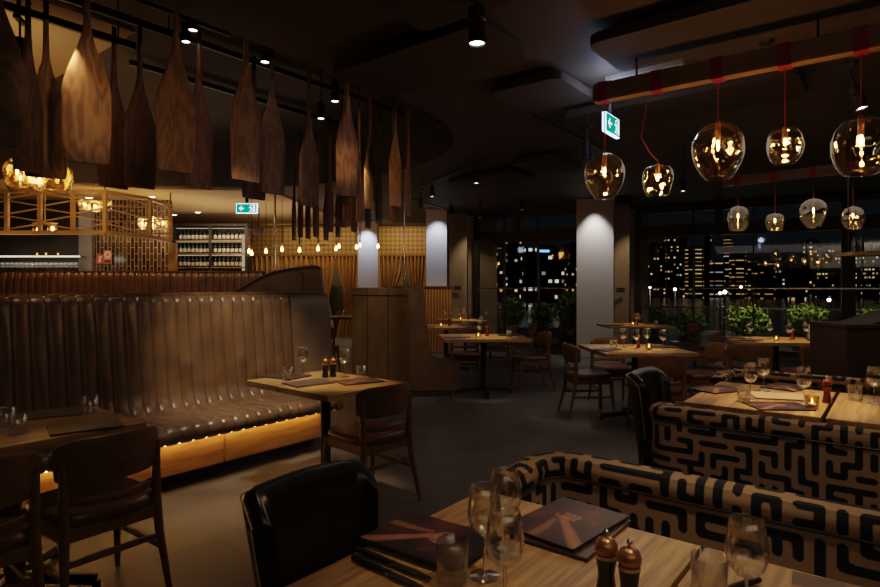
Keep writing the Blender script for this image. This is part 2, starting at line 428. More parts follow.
M['city_b'] = mat_windows('tower_warm_balconies', (4.6, 2.3), 0.55, ((1.0, 0.48, 0.10), (1.0, 0.6, 0.2)), 0.32, xfill=0.85, zfill=0.25)
M['city_c'] = mat_windows('block_white_windows', (2.2, 2.6), 0.28, ((1.0, 0.85, 0.6), (0.95, 0.98, 0.9)), 0.8, xfill=0.55, zfill=0.4)
M['city_d'] = mat_windows('dim_block_windows', (3.0, 3.0), 0.06, WARM, 0.6, xfill=0.5, zfill=0.4)
M['lamp_white'] = emit('street_lamp_glow', (1.0, 0.93, 0.75), 60)
M['blue_sign'] = emit('blue_sign_glow', (0.08, 0.35, 0.9), 2.2)
def mat_water():
    m, nt, out = newmat('harbour_water')
    b = pbsdf(nt, out, (0.004, 0.006, 0.008), 0.12, 0, 0.5)
    tc = N(nt, 'ShaderNodeTexCoord'); no = N(nt, 'ShaderNodeTexNoise', Scale=1.2, Detail=3.0)
    L(nt, tc, 'Object', no, 'Vector')
    bp = N(nt, 'ShaderNodeBump', Strength=0.5, Distance=0.2); L(nt, no, 'Fac', bp, 'Height'); L(nt, bp, 'Normal', b, 'Normal')
    return m
M['water'] = mat_water()

def mat_maze():
    m, nt, out = newmat('maze_print_fabric')
    b = pbsdf(nt, out, (0.3, 0.2, 0.13), 0.8, 0, 0.2)
    at_ = N(nt, 'ShaderNodeAttribute', attribute_name='maze')
    mr = N(nt, 'ShaderNodeMapRange'); mr.inputs['From Min'].default_value = -0.0015; mr.inputs['From Max'].default_value = 0.0015
    L(nt, at_, 'Fac', mr, 'Value')
    tc = N(nt, 'ShaderNodeTexCoord'); no = N(nt, 'ShaderNodeTexNoise', Scale=300.0); L(nt, tc, 'Object', no, 'Vector')
    r_ = ramp(nt, [(0, (0.008, 0.009, 0.012)), (1, (0.31, 0.195, 0.115))])
    L(nt, mr, 'Result', r_, 'Fac'); L(nt, r_, 'Color', b, 'Base Color')
    bp = N(nt, 'ShaderNodeBump', Strength=0.15, Distance=0.002); L(nt, no, 'Fac', bp, 'Height'); L(nt, bp, 'Normal', b, 'Normal')
    return m
M['maze'] = mat_maze()
def mat_paint():
    m, nt, out = newmat('printed_cover')
    b = pbsdf(nt, out, (0.1, 0.05, 0.04), 0.38, 0, 0.25)
    a = N(nt, 'ShaderNodeAttribute', attribute_name='paint'); L(nt, a, 'Color', b, 'Base Color')
    return m
M['paint'] = mat_paint()

# ------------------------------------------------------------------ camera, world, lights
cam = bpy.data.cameras.new('camera'); cam.lens = 24; cam.sensor_width = 36; cam.shift_y = -6.5 / 880; cam.clip_end = 2500
co = bpy.data.objects.new('camera', cam); COL.objects.link(co)
co.location = (0, 0, HC); co.rotation_euler = (PI / 2, 0, CR)
scene.camera = co
w = bpy.data.worlds.new('night'); scene.world = w; w.use_nodes = True
bg = w.node_tree.nodes['Background']; bg.inputs['Color'].default_value = (0.55, 0.75, 1.0, 1); bg.inputs['Strength'].default_value = 0.002
scene.view_settings.view_transform = 'Filmic'
scene.view_settings.look = 'Medium Contrast'
scene.view_settings.exposure = 1.15
scene.cycles.transparent_max_bounces = 24
scene.cycles.max_bounces = 8
scene.cycles.sample_clamp_indirect = 3.0
scene.cycles.caustics_reflective = False
scene.cycles.caustics_refractive = False

def spot(loc, target, power, deg, col=(1, 0.72, 0.42), blend=0.6, rad=0.05):
    l = bpy.data.lights.new('spot_lamp', 'SPOT'); l.energy = power; l.spot_size = R(deg); l.spot_blend = blend; l.color = col; l.shadow_soft_size = rad
    o = bpy.data.objects.new('spot_lamp', l); COL.objects.link(o)
    o.location = loc; o.rotation_euler = (Vector(target) - Vector(loc)).to_track_quat('-Z', 'Y').to_euler()
    return o
def area(loc, target, power, sx, sy, col=(1, 0.72, 0.42)):
    l = bpy.data.lights.new('area_lamp', 'AREA'); l.energy = power; l.shape = 'RECTANGLE'; l.size = sx; l.size_y = sy; l.color = col
    o = bpy.data.objects.new('area_lamp', l); COL.objects.link(o)
    o.location = loc; o.rotation_euler = (Vector(target) - Vector(loc)).to_track_quat('-Z', 'Y').to_euler()
    return o
def point(loc, power, col=(1, 0.6, 0.25), rad=0.05):
    l = bpy.data.lights.new('point_lamp', 'POINT'); l.energy = power; l.color = col; l.shadow_soft_size = rad
    o = bpy.data.objects.new('point_lamp', l); COL.objects.link(o); o.location = loc
    return o
def struct(name, mb, mat, parent=None, smooth=False):
    o = mb.build(name, mat, parent, smooth)
    if parent is None: o['kind'] = 'structure'
    return o

# ------------------------------------------------------------------ room shell
ZC = 3.15
outline = [cr(-13, -3), cr(7, -3), cr(13, 3), cr(12, 8.4), cr(9.3, 10.25), cr(4.45, 13.3), cr(3.35, 12.9), cr(0.55, 14.45), cr(0.0, 15.0), cr(0.0, 17.2), cr(-13, 17.2)]
outline = [(p.x, p.y) for p in outline]
struct('floor', MB().prism(outline, -0.1, 0.0), M['floor'])
hole = [(-1.5, 3.62), (2.6, 3.62), (3.4, 3.64), (4.1, 3.66), (4.6, 3.72), (5.1, 3.86), (5.5, 4.08), (5.9, 4.42), (6.2, 4.82), (6.46, 5.41), (6.65, 6.2), (6.65, 7.2), (6.5, 8.1), (6.2, 8.8), (5.5, 9.6), (4.3, 10.7), (2.5, 11.7), (0.5, 12.2), (-1.5, 12.2)]
mb = MB()
vv = [Vector((x, y, 0)) for x, y in outline] + [Vector((x, y, 0)) for x, y in hole]
tri = tessellate_polygon([[Vector((x, y, 0)) for x, y in outline], [Vector((x, y, 0)) for x, y in hole]])
bv = [mb.bm.verts.new((v.x, v.y, ZC)) for v in vv]
for t in tri:
    try: mb.bm.faces.new([bv[i] for i in t])
    except ValueError: pass
n0, nh = len(outline), len(hole)
ZU = 3.95
up = [mb.bm.verts.new((x, y, ZU)) for x, y in hole]
for i in range(nh):
    j = (i + 1) % nh
    mb.bm.faces.new((bv[n0 + i], bv[n0 + j], up[j], up[i]))
mb.bm.faces.new(up)
struct('ceiling', mb, M['ceil'])
# beige patch of the recess ceiling over the bar side and the bar's own ceiling
struct('trim_1', MB().box((1.2, 7.9, ZU - 0.03), (3.0, 4.0, 0.04)), M['ceil_beige'])
bp_ = [(6.35, 8.8), (5.6, 9.66), (4.4, 10.78), (2.6, 11.78), (0.6, 12.3), (-1.0, 12.3), (-4.0, 16.0), (9.3, 16.0), (10.8, 11.6)]
struct('trim_2', MB().prism(bp_, ZC - 0.04, ZC - 0.005), M['ceil_beige'])
# walls
def wall(name, a, b, z0, z1, th, mat):
    a, b = Vector(a), Vector(b)
    d = b - a; c = (a + b) / 2
    o = struct(name, MB().box((0, 0, 0), (d.length, th, z1 - z0)), mat)
    o.location = (c.x, c.y, (z0 + z1) / 2); o.rotation_euler = (0, 0, math.atan2(d.y, d.x))
    return o
def apx(px, Y): return cr((px - 440) / F * Y, Y)
wall('wall_back', cr(-13, -3.05), cr(7, -3.05), 0, ZC, 0.1, M['dark'])
wall('wall_left', cr(-13.05, -3), cr(-13.05, 17), 0, ZC, 0.1, M['dark'])
wall('wall_right', cr(7, -3), cr(13, 3), 0, ZC, 0.1, M['dark'])
wall('wall_bar', apx(-180, 11.6), apx(80.5, 11.6), 0, ZC, 0.12, M['dark'])
wall('wall_bar_pier', apx(80.5, 11.5), apx(93.5, 11.5), 0, ZC, 0.12, M['grey'])
wall('wall_bar_tile', apx(93.5, 11.6), apx(171, 11.6), 0, ZC, 0.12, M['walltile'])
wall('wall_rear', apx(150, 17.0), apx(432, 17.0), 0, ZC, 0.12, M['goldwall'])
wall('wall_rear_left', apx(-260, 17.05), apx(150, 17.05), 0, ZC, 0.12, M['dark'])
def column(name, px0, px1, Y, mat, depth=0.5, z1=ZC):
    a, b = apx(px0, Y), apx(px1, Y)
    w_ = (b - a).length
    o = struct(name, MB().box((0, depth / 2, z1 / 2), (w_, depth, z1), bev=0.01), mat)
    o.location = (a + b) / 2; o.rotation_euler = (0, 0, CR - math.atan(((px0 if px0 > 440 else px1) - 440) / F))
    return o
column('wall_column_main', 577, 613, 11.6, M['white'], 0.55)
column('wall_column_middle', 426, 447, 13.2, M['white'], 0.45)
column('wall_column_rear', 358, 378, 15.6, M['white'], 0.5)
column('wall_jamb_main', 614.5, 629, 12.1, M['beige'], 0.5)
column('wall_jamb_middle', 449, 467, 13.9, M['beige'], 0.4)
column('wall_jamb_window', 468, 497, 14.6, M['beige'], 0.25)
column('wall_jamb_side', 631, 648, 13.6, M['beige'], 0.2)

# ------------------------------------------------------------------ windows
def window_wall(name, a, b, zb, zh, mull, mull_hi, frame_w=0.09):
    a, b = Vector(a), Vector(b)
    d = b - a; ln = d.length
    ang = math.atan2(d.y, d.x)
    f = MB()
    f.box((ln / 2, 0, zh + 0.13), (ln, 0.16, 0.26)).box((ln / 2, 0, ZC - 0.06), (ln, 0.14, 0.12)).box((ln / 2, 0, 0.06), (ln, 0.18, 0.12))
    f.box((0.05, 0, ZC / 2), (0.1, 0.14, ZC)).box((ln - 0.05, 0, ZC / 2), (0.1, 0.14, ZC))
    for m_, w_ in mull: f.box((m_, 0, ZC / 2), (w_, 0.14, ZC))
    for m_ in mull_hi: f.box((m_, 0, (zh + ZC) / 2), (0.14, 0.12, ZC - zh))
    o = struct(name, f, M['frame'])
    o.location = a; o.rotation_euler = (0, 0, ang)
    MB().quad((0.05, 0, 0.1), (ln - 0.05, 0, 0.1), (ln - 0.05, 0, ZC - 0.1), (0.05, 0, ZC - 0.1)).build('window_pane', M['pane'], o, False)
    r_ = MB().box((ln / 2, -0.18, 1.37), (ln - 0.3, 0.03, 0.025))
    for k in range(4): r_.box((0.25 + (ln - 0.5) * k / 3, -0.12, 1.37), (0.02, 0.14, 0.02))
    r_.build('window_rail', M['chrome'], o, False)
    return o
window_wall('window_1', cr(0.85, 14.3), cr(3.15, 13.0), 0.1, 2.46, [(0.78, 0.02), (1.62, 0.025)], [1.1])
window_wall('window_2', cr(4.45, 13.3), cr(9.3, 10.25), 0.1, 2.50, [(3.95, 0.22), (1.2, 0.02), (2.35, 0.02)], [1.7])
window_wall('window_3', cr(9.3, 10.2), cr(12.0, 8.3), 0.1, 2.50, [(1.5, 0.05)], [])

# ------------------------------------------------------------------ ceiling rafts
def raft(name, s0, s1, w0, w1, z0=3.03, z1=3.10, r_=0.09):
    pts = []
    for cx, cy, a0 in ((s1 - r_, w1 - r_, 0), (s0 + r_, w1 - r_, 90), (s0 + r_, w0 + r_, 180), (s1 - r_, w0 + r_, 270)):
        for k in range(5):
            a = R(a0 + 22.5 * k); pts.append((cx + r_ * math.cos(a), cy + r_ * math.sin(a)))
    c = ((s0 + s1) / 2, (w0 + w1) / 2)
    loc = [(p[0] - c[0], p[1] - c[1]) for p in pts]
    return loc, c
for i, (s0, s1, w0, w1, lab) in enumerate([
    (3.72, 4.36, -1.2, 1.66, 'large dark acoustic ceiling raft above the pendants, top of picture'),
    (4.15, 4.86, 2.08, 2.74, 'small square dark acoustic ceiling raft behind the hanging exit sign'),
    (3.02, 3.70, 2.07, 3.45, 'dark acoustic ceiling raft beside the rounded ceiling opening'),
    (6.73, 7.65, 3.45, 4.08, 'dark acoustic ceiling raft above the white lit column'),
    (7.26, 7.90, 4.32, 5.55, 'dark acoustic ceiling raft by the short track beyond the opening'),
    (2.2, 2.9, 0.6, 2.4, 'dark acoustic ceiling raft above the large black spotlight'),
    (5.2, 5.9, 0.6, 2.6, 'dark acoustic ceiling raft behind the timber pendant rail')]):
    loc, c = raft('', s0, s1, w0, w1)
    t = thing('ceiling_raft', lab, 'ceiling panel', (c[0], c[1], 3.03), 0)
    MB().prism(loc, 0, 0.07).build('panel', M['raft'], t, False)
    for sx in (-1, 1):
        for sy in (-1, 1): MB().cyl((sx * (s1 - s0) * 0.3, sy * (w1 - w0) * 0.35, 0.07), 0.012, ZC - 3.10 - 0.001, 8).build('hanger', M['steel_black'], t)
# ceiling vent
vp = on(655, 79, ZC)
t = thing('ceiling_vent', 'dark slotted ceiling air vent behind the timber pendant rail', 'air vent', (vp.x, vp.y, ZC - 0.03), 0)
v = MB(); v.box((0, 0.29, 0.015), (0.62, 0.04, 0.03)).box((0, -0.29, 0.015), (0.62, 0.04, 0.03)).box((0.29, 0, 0.015), (0.04, 0.55, 0.03)).box((-0.29, 0, 0.015), (0.04, 0.55, 0.03)); v.build('frame', M['grey'], t, False)
v = MB()
for k in range(9): v.box((-0.22 + 0.055 * k, 0, 0.012), (0.02, 0.54, 0.02), ry=0.5)
v.build('grille', M['dark'], t, False)
# round dark sensors / speakers on the ceiling
for px, py, lab in ((766, 40, 'round black ceiling sensor above the timber rail'), (382, 45, 'flat round dark ceiling speaker near the opening edge'), (440, 122, 'small dark smoke detector at the opening tip')):
    p = on(px, py, ZC)
    t = thing('ceiling_sensor', lab, 'sensor', (p.x, p.y, ZC), 0)
    MB().lathe([(0.0001, -0.035), (0.03, -0.035), (0.05, -0.02), (0.055, 0)], 20).build('housing', M['plastic_black'], t)
    MB().cyl((0, 0, -0.045), 0.012, 0.012, 10).build('eye', M['lens_off'], t)

# ------------------------------------------------------------------ tables
def make_table(L_, W_, a0=0.0):          # long side along local y
    t = thing('dining_table', '', 'table')
    MB().box((0, 0, 0.731), (W_, L_, 0.038), bev=0.004).build('table_top', M['oak'], t, False)
    MB().cyl((0, 0, 0.045), 0.035, 0.655, 16).build('column', M['steel_black'], t)
    MB().box((0, 0, 0.706), (0.30, 0.30, 0.012)).build('mounting_plate', M['steel_black'], t, False)
    for k in range(4):
        a = a0 + k * PI / 2
        r_ = 0.36 if (a0 or k % 2 == 0) else min(0.36, L_ / 2 - 0.03)
        b = MB(); b.bar((0.02 * math.cos(a), 0.02 * math.sin(a), 0.075), (r_ * math.cos(a), r_ * math.sin(a), 0.045), 0.035, 0.045, 0.005)
        b.cyl((r_ * math.cos(a), r_ * math.sin(a), 0.0), 0.02, 0.04, 10)
        b.build('foot', M['steel_black'], t)
    return t
Table = Maker(lambda: make_table(0.66, 0.9))
T_near = Table((1.117, 0.72, 0), 0, 'oak table in the bottom centre with two printed menus and wine glasses')
T_near2 = Table((1.117, 0.05, 0), 0, 'oak table at bottom right corner butted against the menu table')
T_right = Table((3.92, 0.635, 0), 0, 'brightly lit oak table between the two maze-print benches with four menus')
T_right2 = Table((3.92, -0.045, 0), 0, 'oak table at right picture edge joined to the bright menu table')
T_left = make_table(0.66, 0.9, PI / 4); T_left.location = (0.91, 3.19, 0); tag(T_left, 'dim oak table at left edge before the long leather banquette', 'table')
TableM = Maker(lambda: make_table(0.9, 0.67))
T_mid = TableM((2.70, 3.11, 0), R(-3), 'oak table with two wine glasses at the end of the long banquette')
TableF = Maker(lambda: make_table(0.85, 1.1))
def camloc(X, Y, z=0): return cr(X, Y, z)
ft = [(0.57, 7.72, 5, 'table on a star base right of the far leather booth'),
      (0.10, 9.75, 4, 'half hidden table just beyond the star-base table by the far booth'),
      (3.35, 10.1, 0, 'small table beside the white lit column near the window'),
      (0.50, 11.6, 0, 'table beside the far windows with three glowing glasses'),
      (2.06, 6.2, 3, 'oak table with four wine glasses before the white column'),
      (4.15, 7.25, -4, 'table with glasses before the green shrubs, by the host station')]
FT = []
for X, Y, a, lab in ft:
    if 'four wine' in lab:
        t = make_table(0.94, 0.94); t.location = camloc(X, Y); t.rotation_euler = (0, 0, CR + R(a)); FT.append(tag(t, lab, 'table'))
    else: FT.append(TableF(camloc(X, Y), CR + R(a), lab))

# ------------------------------------------------------------------ chairs
def make_chair():
    t = thing('dining_chair', '', 'chair')
    # seat pad, rounded
    def seatp(u, v):
        a = v * 2 * PI
        k = 0.222
        e = 0.55
        x = k * math.copysign(abs(math.cos(a)) ** e, math.cos(a)) * (1.0 + 0.06 * math.sin(a))
        y = 0.225 * math.copysign(abs(math.sin(a)) ** e, math.sin(a))
        prof = [(0.0, 0.0), (0.96, 0.0), (1.0, 0.018), (1.0, 0.035), (0.95, 0.052), (0.6, 0.062), (0.0001, 0.058)]
        q = prof[int(round(u * 6))]
        return Vector((x * max(q[0], 0.001), y * max(q[0], 0.001), 0.415 + q[1] - 0.012 * (1 - q[0]) ))
    b = MB(); b.grid(seatp, 7, 32, True); b.build('seat', M['leather_seat'], t)
    fr = MB(); fr.box((0, 0.19, 0.385), (0.40, 0.03, 0.055)).box((0, -0.19, 0.385), (0.40, 0.03, 0.055)).box((0.19, 0, 0.385), (0.03, 0.38, 0.055)).box((-0.19, 0, 0.385), (0.03, 0.38, 0.055))
    fr.build('seat_frame', M['walnut'], t, False)
    for s in (-1, 1):
        MB().tube([(s * 0.215, 0.225, 0), (s * 0.20, 0.205, 0.25), (s * 0.19, 0.195, 0.41)], [0.012, 0.019, 0.022], 10).build('leg', M['walnut'], t)
        MB().tube([(s * 0.215, -0.27, 0), (s * 0.198, -0.205, 0.28), (s * 0.190, -0.19, 0.42), (s * 0.192, -0.185, 0.60), (s * 0.195, -0.19, 0.70)], [0.012, 0.019, 0.023, 0.018, 0.014], 10).build('leg', M['walnut'], t)
        MB().bar((s * 0.203, 0.205, 0.22), (s * 0.203, -0.215, 0.22), 0.018, 0.024).build('stretcher', M['walnut'], t, False)
    MB().bar((-0.198, -0.205, 0.27), (0.198, -0.205, 0.27), 0.018, 0.024).build('stretcher', M['walnut'], t, False)
    def arc(z0, z1, th, a0, a1, nn=25, drop=0.0, R0=0.248, cy=-0.01):
        def f(u, v):
            a = R(a0 + (a1 - a0) * u)
            e = abs(2 * u - 1)
            zc, hh = (z0 + z1) / 2 - drop * e * e, (z1 - z0) / 2 * (1 - 0.30 * e ** 6)
            ph = v * 2 * PI
            cz = math.copysign(abs(math.sin(ph)) ** 0.6, math.sin(ph)) * hh
            rr = R0 + math.copysign(abs(math.cos(ph)) ** 0.6, math.cos(ph)) * th / 2 + 0.10 * (cz)
            return Vector((rr * math.cos(a), cy + rr * math.sin(a) * 0.98, zc + cz))
        b = MB(); vs = b.grid(f, nn, 16, True)
        b.bm.faces.new(vs[0]); b.bm.faces.new(vs[-1][::-1])
        return b
    arc(0.585, 0.785, 0.036, 214, 326, drop=0.015).build('backrest', M['walnut'], t)
    arc(0.495, 0.535, 0.024, 222, 318, R0=0.238).build('back_rail', M['walnut'], t)
    return t
Chair = Maker(make_chair)
def face(dx, dy):                # heading so the chair looks along plan direction (dx, dy)
    d = cr(dx, dy); return math.atan2(-d.x, d.y)
Chair((1.12, 2.86, 0), R(2), 'wooden curved-back chair tucked under the dim left table, in full view')
Chair((0.64, 2.83, 0), R(-2), 'wooden curved-back chair cut off by the lower left corner')
Chair((2.77, 2.765, 0), R(-7), 'wooden chair with shiny seat at the middle table beside the banquette')
for X, Y, dx, dy, lab in [
    (1.25, 8.05, -1, -0.15, 'wooden chair to the right of the star-base table'),
    (0.38, 8.42, 0.1, -1, 'dark wooden chair tucked behind the star-base table'),
    (0.98, 9.6, -1, 0.3, 'red-brown chair back just beyond the star-base table, left one'),
    (1.40, 10.2, -1, 0.2, 'red-brown chair back just beyond the star-base table, right one'),
    (1.63, 6.47, 1, 0.05, 'wooden chair on open floor left of the four-glass table'),
    (2.06, 5.58, 0.05, 1, 'wooden chair with back to camera behind the black armchair'),
    (2.87, 6.45, -1, -0.05, 'wooden chair with lit seat right of the four-glass table'),
    (2.05, 6.98, 0, -1, 'chair on far side of the four-glass table, mostly covered by it'),
    (4.15, 10.0, -1, 0.0, 'dark chair right of the small table near the column'),
    (3.78, 8.4, -0.7, 0.7, 'dark chair standing alone between the window and the four-glass table'),
    (3.50, 6.62, 0.5, 1, 'dark chair at the near left corner of the shrub-side table'),
    (4.15, 6.62, -0.1, 1, 'dark chair with back to camera beside the host station')]:
    Chair(camloc(X, Y), face(dx, dy), lab)

# ------------------------------------------------------------------ black wing armchairs
def make_armchair():
    t = thing('leather_armchair', '', 'armchair')
    def plan(a, z):               # a in -1..1 across, outer skin
        k = z / 0.88
        half = 0.150 + 0.078 * max(0, (k - 0.40) / 0.60) ** 0.8
        e = abs(a)
        x = half * math.copysign(min(1, e * 1.12) if e < 0.8 else 0.896 + (e - 0.8) * 0.52, a)
        y = -0.25 - 0.07 * k * k - 0.02 * (1 - e * e) + (0.0 if e < 0.72 else 0.085 * ((e - 0.72) / 0.28) ** 1.4) * (0.55 + 0.45 * k)
        return x, y
    def top(a): return 0.845 - 0.012 * a * a - 0.055 * max(0, (abs(a) - 0.7) / 0.3) ** 2.5
    def fo(u, v):
        a = 2 * u - 1
        z = 0.22 + (top(a) - 0.22) * v
        x, y = plan(a, z)
        return Vector((x, y, z))
    def fi(u, v):
        a = 2 * u - 1
        z = 0.22 + (top(a) - 0.22) * v
        x, y = plan(a * 0.93, z)
        return Vector((x * 0.86, y + 0.075, z))
    def shell(u, v):              # v runs up the outside, over the top, down the inside
        if v < 0.46: return fo(u, v / 0.46)
        if v > 0.54: return fi(u, (1 - v) / 0.46)
        k = (v - 0.46) / 0.08
        p, q = fo(u, 1), fi(u, 1)
        r_ = p.lerp(q, k); r_.z += 0.03 * math.sin(PI * k)
        return r_
    b = MB(); vs = b.grid(shell, 41, 52)
    b.bm.faces.new(vs[0][::-1]); b.bm.faces.new(vs[-1])
    b.build('backrest', M['leather_black'], t, angle=60)
    MB().box((0, 0.0, 0.40), (0.40, 0.50, 0.13), bev=0.04, seg=4).build('seat', M['leather_black'], t)
    st = MB()
    for s in (-0.225, -0.205, 0.205, 0.225):
        pts = [fo(0.5 + s, k / 14) + Vector((0, -0.0015, 0)) for k in range(2, 15)]
        st.tube(pts, 0.0018, 6)
    st.build('stitching', M['thread'], t)
    st = MB()
    def stud(p): st.lathe([(0.003, -0.003), (0.003, 0.0), (0.002, 0.002), (0.0001, 0.003)], 6, p)
    for k in range(56):
        u = k / 55; p = fo(u, 1); stud(p + Vector((0, -0.002, 0.006)))
    for s in (0, 1):
        for k in range(30): p = fo(s, 0.3 + 0.7 * k / 30); stud(p + Vector((0.003 * (2 * s - 1), 0.0, 0)))
    st.tube([fo(k / 40, 1) + Vector((0, -0.002, 0.006)) for k in range(41)], 0.0022, 6)
    for s in (0, 1): st.tube([fo(s, 0.3 + 0.7 * k / 20) + Vector((0.003 * (2 * s - 1), 0, 0)) for k in range(21)], 0.0022, 6)
    st.build('stud_trim', M['brass'], t)
    for sx in (-1, 1):
        for sy in (-1, 1):
            MB().tube([(sx * 0.20, sy * 0.20 - 0.03, 0), (sx * 0.17, sy * 0.17 - 0.03, 0.36)], [0.013, 0.022], 10).build('leg', M['steel_black'], t)
    return t
Arm = Maker(make_armchair)
Arm((1.085, 1.06, 0), PI - R(3), 'black leather armchair with brass studs at the near menu table')
Arm((3.80, 1.02, 0), PI - R(3), 'black leather armchair at the end of the bright right table')

# ------------------------------------------------------------------ maze print benches
def maze_segments(nu, nv, pitch, seed):
    rg = random.Random(seed)
    free = {(i, j) for i in range(nu) for j in range(nv)}
    order = sorted(free); rg.shuffle(order)
    segs = []
    for st in order:
        if st not in free: continue
        free.discard(st); cur = st; ln = rg.choice([4, 5, 6, 7, 9, 11]); d = None; n = 0
        while n < ln:
            opts = [(dx, dy) for dx, dy in ((1, 0), (-1, 0), (0, 1), (0, -1)) if (cur[0] + dx, cur[1] + dy) in free]
            if not opts: break
            if d in opts and rg.random() < 0.18: pass
            else: d = rg.choice(opts)
            nx = (cur[0] + d[0], cur[1] + d[1]); free.discard(nx)
            segs.append((cur, nx)); cur = nx; n += 1
        if n == 0:
            nb = [(st[0] + dx, st[1] + dy) for dx, dy in ((1, 0), (-1, 0), (0, 1), (0, -1)) if 0 <= st[0] + dx < nu and 0 <= st[1] + dy < nv]
            segs.append((st, rg.choice(nb)))
    return np.array([[a[0], a[1], b[0], b[1]] for a, b in segs], float) * pitch
def resample(pts, step):
    out = [Vector(pts[0])]; acc = [0.0]; tot = 0.0
    for a, b in zip(pts, pts[1:]):
        a, b = Vector(a), Vector(b); ln = (b - a).length; n = max(1, int(round(ln / step)))
        for k in range(1, n + 1):
            out.append(a.lerp(b, k / n)); tot += ln / n; acc.append(tot)
    return out, acc
def maze_mesh(name, path, prof, side, parent, seed, pitch=0.052, hw=0.0140, zf=None):
    pp, pu = resample(path, 0.012)
    qq, qv = resample([(p[0], p[1], 0) for p in prof], 0.012)
    U = np.array(pu)[:, None] * np.ones(len(qq))[None, :]; V = np.ones(len(pp))[:, None] * np.array(qv)[None, :]
    segs = maze_segments(int(pu[-1] / pitch) + 2, int(qv[-1] / pitch) + 2, pitch, seed)
    P = np.stack([U.ravel(), V.ravel()], 1)
    D = np.full(len(P), 9.0)
    for x0, y0, x1, y1 in segs:
        lo = np.minimum([x0, y0], [x1, y1]) - 0.05; hi = np.maximum([x0, y0], [x1, y1]) + 0.05
        ii = np.where((P[:, 0] > lo[0]) & (P[:, 0] < hi[0]) & (P[:, 1] > lo[1]) & (P[:, 1] < hi[1]))[0]
        if len(ii) == 0: continue
        a = np.array([x0, y0]); d = np.array([x1 - x0, y1 - y0])
        q = P[ii] - a; t_ = np.clip(q @ d / (d @ d), 0, 1)
        D[ii] = np.minimum(D[ii], np.linalg.norm(q - t_[:, None] * d, axis=1))
    D = np.clip(D - hw, -0.02, 0.02)
    b = MB(); rows = []
    for i, p in enumerate(pp):
        tg = (pp[min(i + 1, len(pp) - 1)] - pp[max(i - 1, 0)]).normalized()
        nrm = Vector((-tg.y, tg.x, 0)) * side
        z_ = zf(pu[i]) if zf else 1.0
        rows.append([b.bm.verts.new(p + nrm * q.x + Vector((0, 0, q.y * z_))) for q in qq])
    for i in range(len(rows) - 1):
        for j in range(len(qq) - 1):
            b.bm.faces.new((rows[i][j], rows[i + 1][j], rows[i + 1][j + 1], rows[i][j + 1]))
    b.bm.verts.index_update()
    b.bm.faces.new(rows[0]); b.bm.faces.new(rows[-1][::-1])
    o = b.build(name, M['maze'], parent)
    at_ = o.data.attributes.new('maze', 'FLOAT', 'POINT'); at_.data.foreach_set('value', D.astype(np.float32))
    return o, pp, pu
def maze_bench(label, s_back, w_tip, w_far, dirn, seed, H=0.80):
    # dirn -1: sitter looks toward -s, +1: toward +s
    t = thing('patterned_bench', label, 'bench', (s_back, (w_tip + w_far) / 2, 0))
    oy = (w_tip + w_far) / 2
    half = (w_tip - w_far) / 2
    c = 0.11
    path = [(dirn * 0.27, half + 0.01, 0), (dirn * (c + 0.02), half, 0)]
    for k in range(1, 7):
        a = k / 6 * PI / 2
        path.append((dirn * (c - c * math.sin(a)), half - c + c * math.cos(a), 0))
    path.append((0, -half, 0))
    prof = [(0.036, 0.10), (0.036, H - 0.078), (0.044, H - 0.070), (0.050, H - 0.038), (0.040, H - 0.010), (0.018, H), (-0.018, H), (-0.040, H - 0.010), (-0.050, H - 0.038), (-0.044, H - 0.070), (-0.036, H - 0.078), (-0.036, 0.30)]
    zf = lambda u: 0.95 + 0.05 * min(1, u / 0.35) ** 0.7
    o, pp, pu = maze_mesh('backrest', path, prof, 1, t, seed, zf=zf)
    for sd in (-1, 1):
        pts = []
        for i in range(0, len(pp), 3):
            tg = (pp[min(i + 1, len(pp) - 1)] - pp[max(i - 1, 0)]).normalized()
            pts.append(pp[i] + Vector((-tg.y, tg.x, 0)) * 0.041 * sd + Vector((0, 0, (H - 0.074) * zf(pu[i]))))
        MB().tube(pts, 0.005, 6).build('piping', M['dark'], t)
    so, _, _ = maze_mesh('seat', [(dirn * 0.05, half - 0.06, 0), (dirn * 0.05, -half, 0)], [(0.0, 0.30), (0.0, 0.44), (0.03, 0.455), (0.40, 0.455), (0.43, 0.44), (0.43, 0.30)], 1 * dirn, t, seed + 50)
    MB().box((dirn * 0.22, 0, 0.15), (0.36, 2 * half - 0.1, 0.30)).build('base', M['dark'], t, False)
    return t
maze_bench('maze-print bench facing the near menu table, back rail running to right edge', 1.96, 1.04, -0.75, -1, 3)
maze_bench('maze-print bench showing its outer back, in front of the bright right table', 3.07, 1.00, -0.75, 1, 11)
maze_bench('maze-print bench on far side of the bright right table', 4.74, 1.00, -0.75, -1, 23)

# ------------------------------------------------------------------ long channelled leather banquette
def channel_grid(prof, s0, s1, rib, amp, seam=0.12, samp=10):
    qq, qv = resample([(p[0], p[1], 0) for p in prof], 0.03)
    nr = int(round((s1 - s0) / rib))
    b = MB(); rows = []
    nrm = []
    for j in range(len(qq)):
        tg = (qq[min(j + 1, len(qq) - 1)] - qq[max(j - 1, 0)]).normalized()
        nrm.append(Vector((-tg.y, tg.x, 0)))
    for i in range(nr * samp + 1):
        s = s0 + (s1 - s0) * i / (nr * samp)
        ph = (i % samp) / samp
        d = amp * (abs(math.sin(PI * ph)) ** 0.36)
        jit = 0.004 * math.sin(i * 0.37) * math.sin(i * 0.11)
        rows.append([b.bm.verts.new((s, q.x + n_.x * (d + jit * math.sin(v * 9)), q.y + n_.y * d)) for q, n_, v in zip(qq, nrm, qv)])
    for a, c in zip(rows, rows[1:]):
        for j in range(len(qq) - 1): b.bm.faces.new((a[j], c[j], c[j + 1], a[j + 1]))
    return b
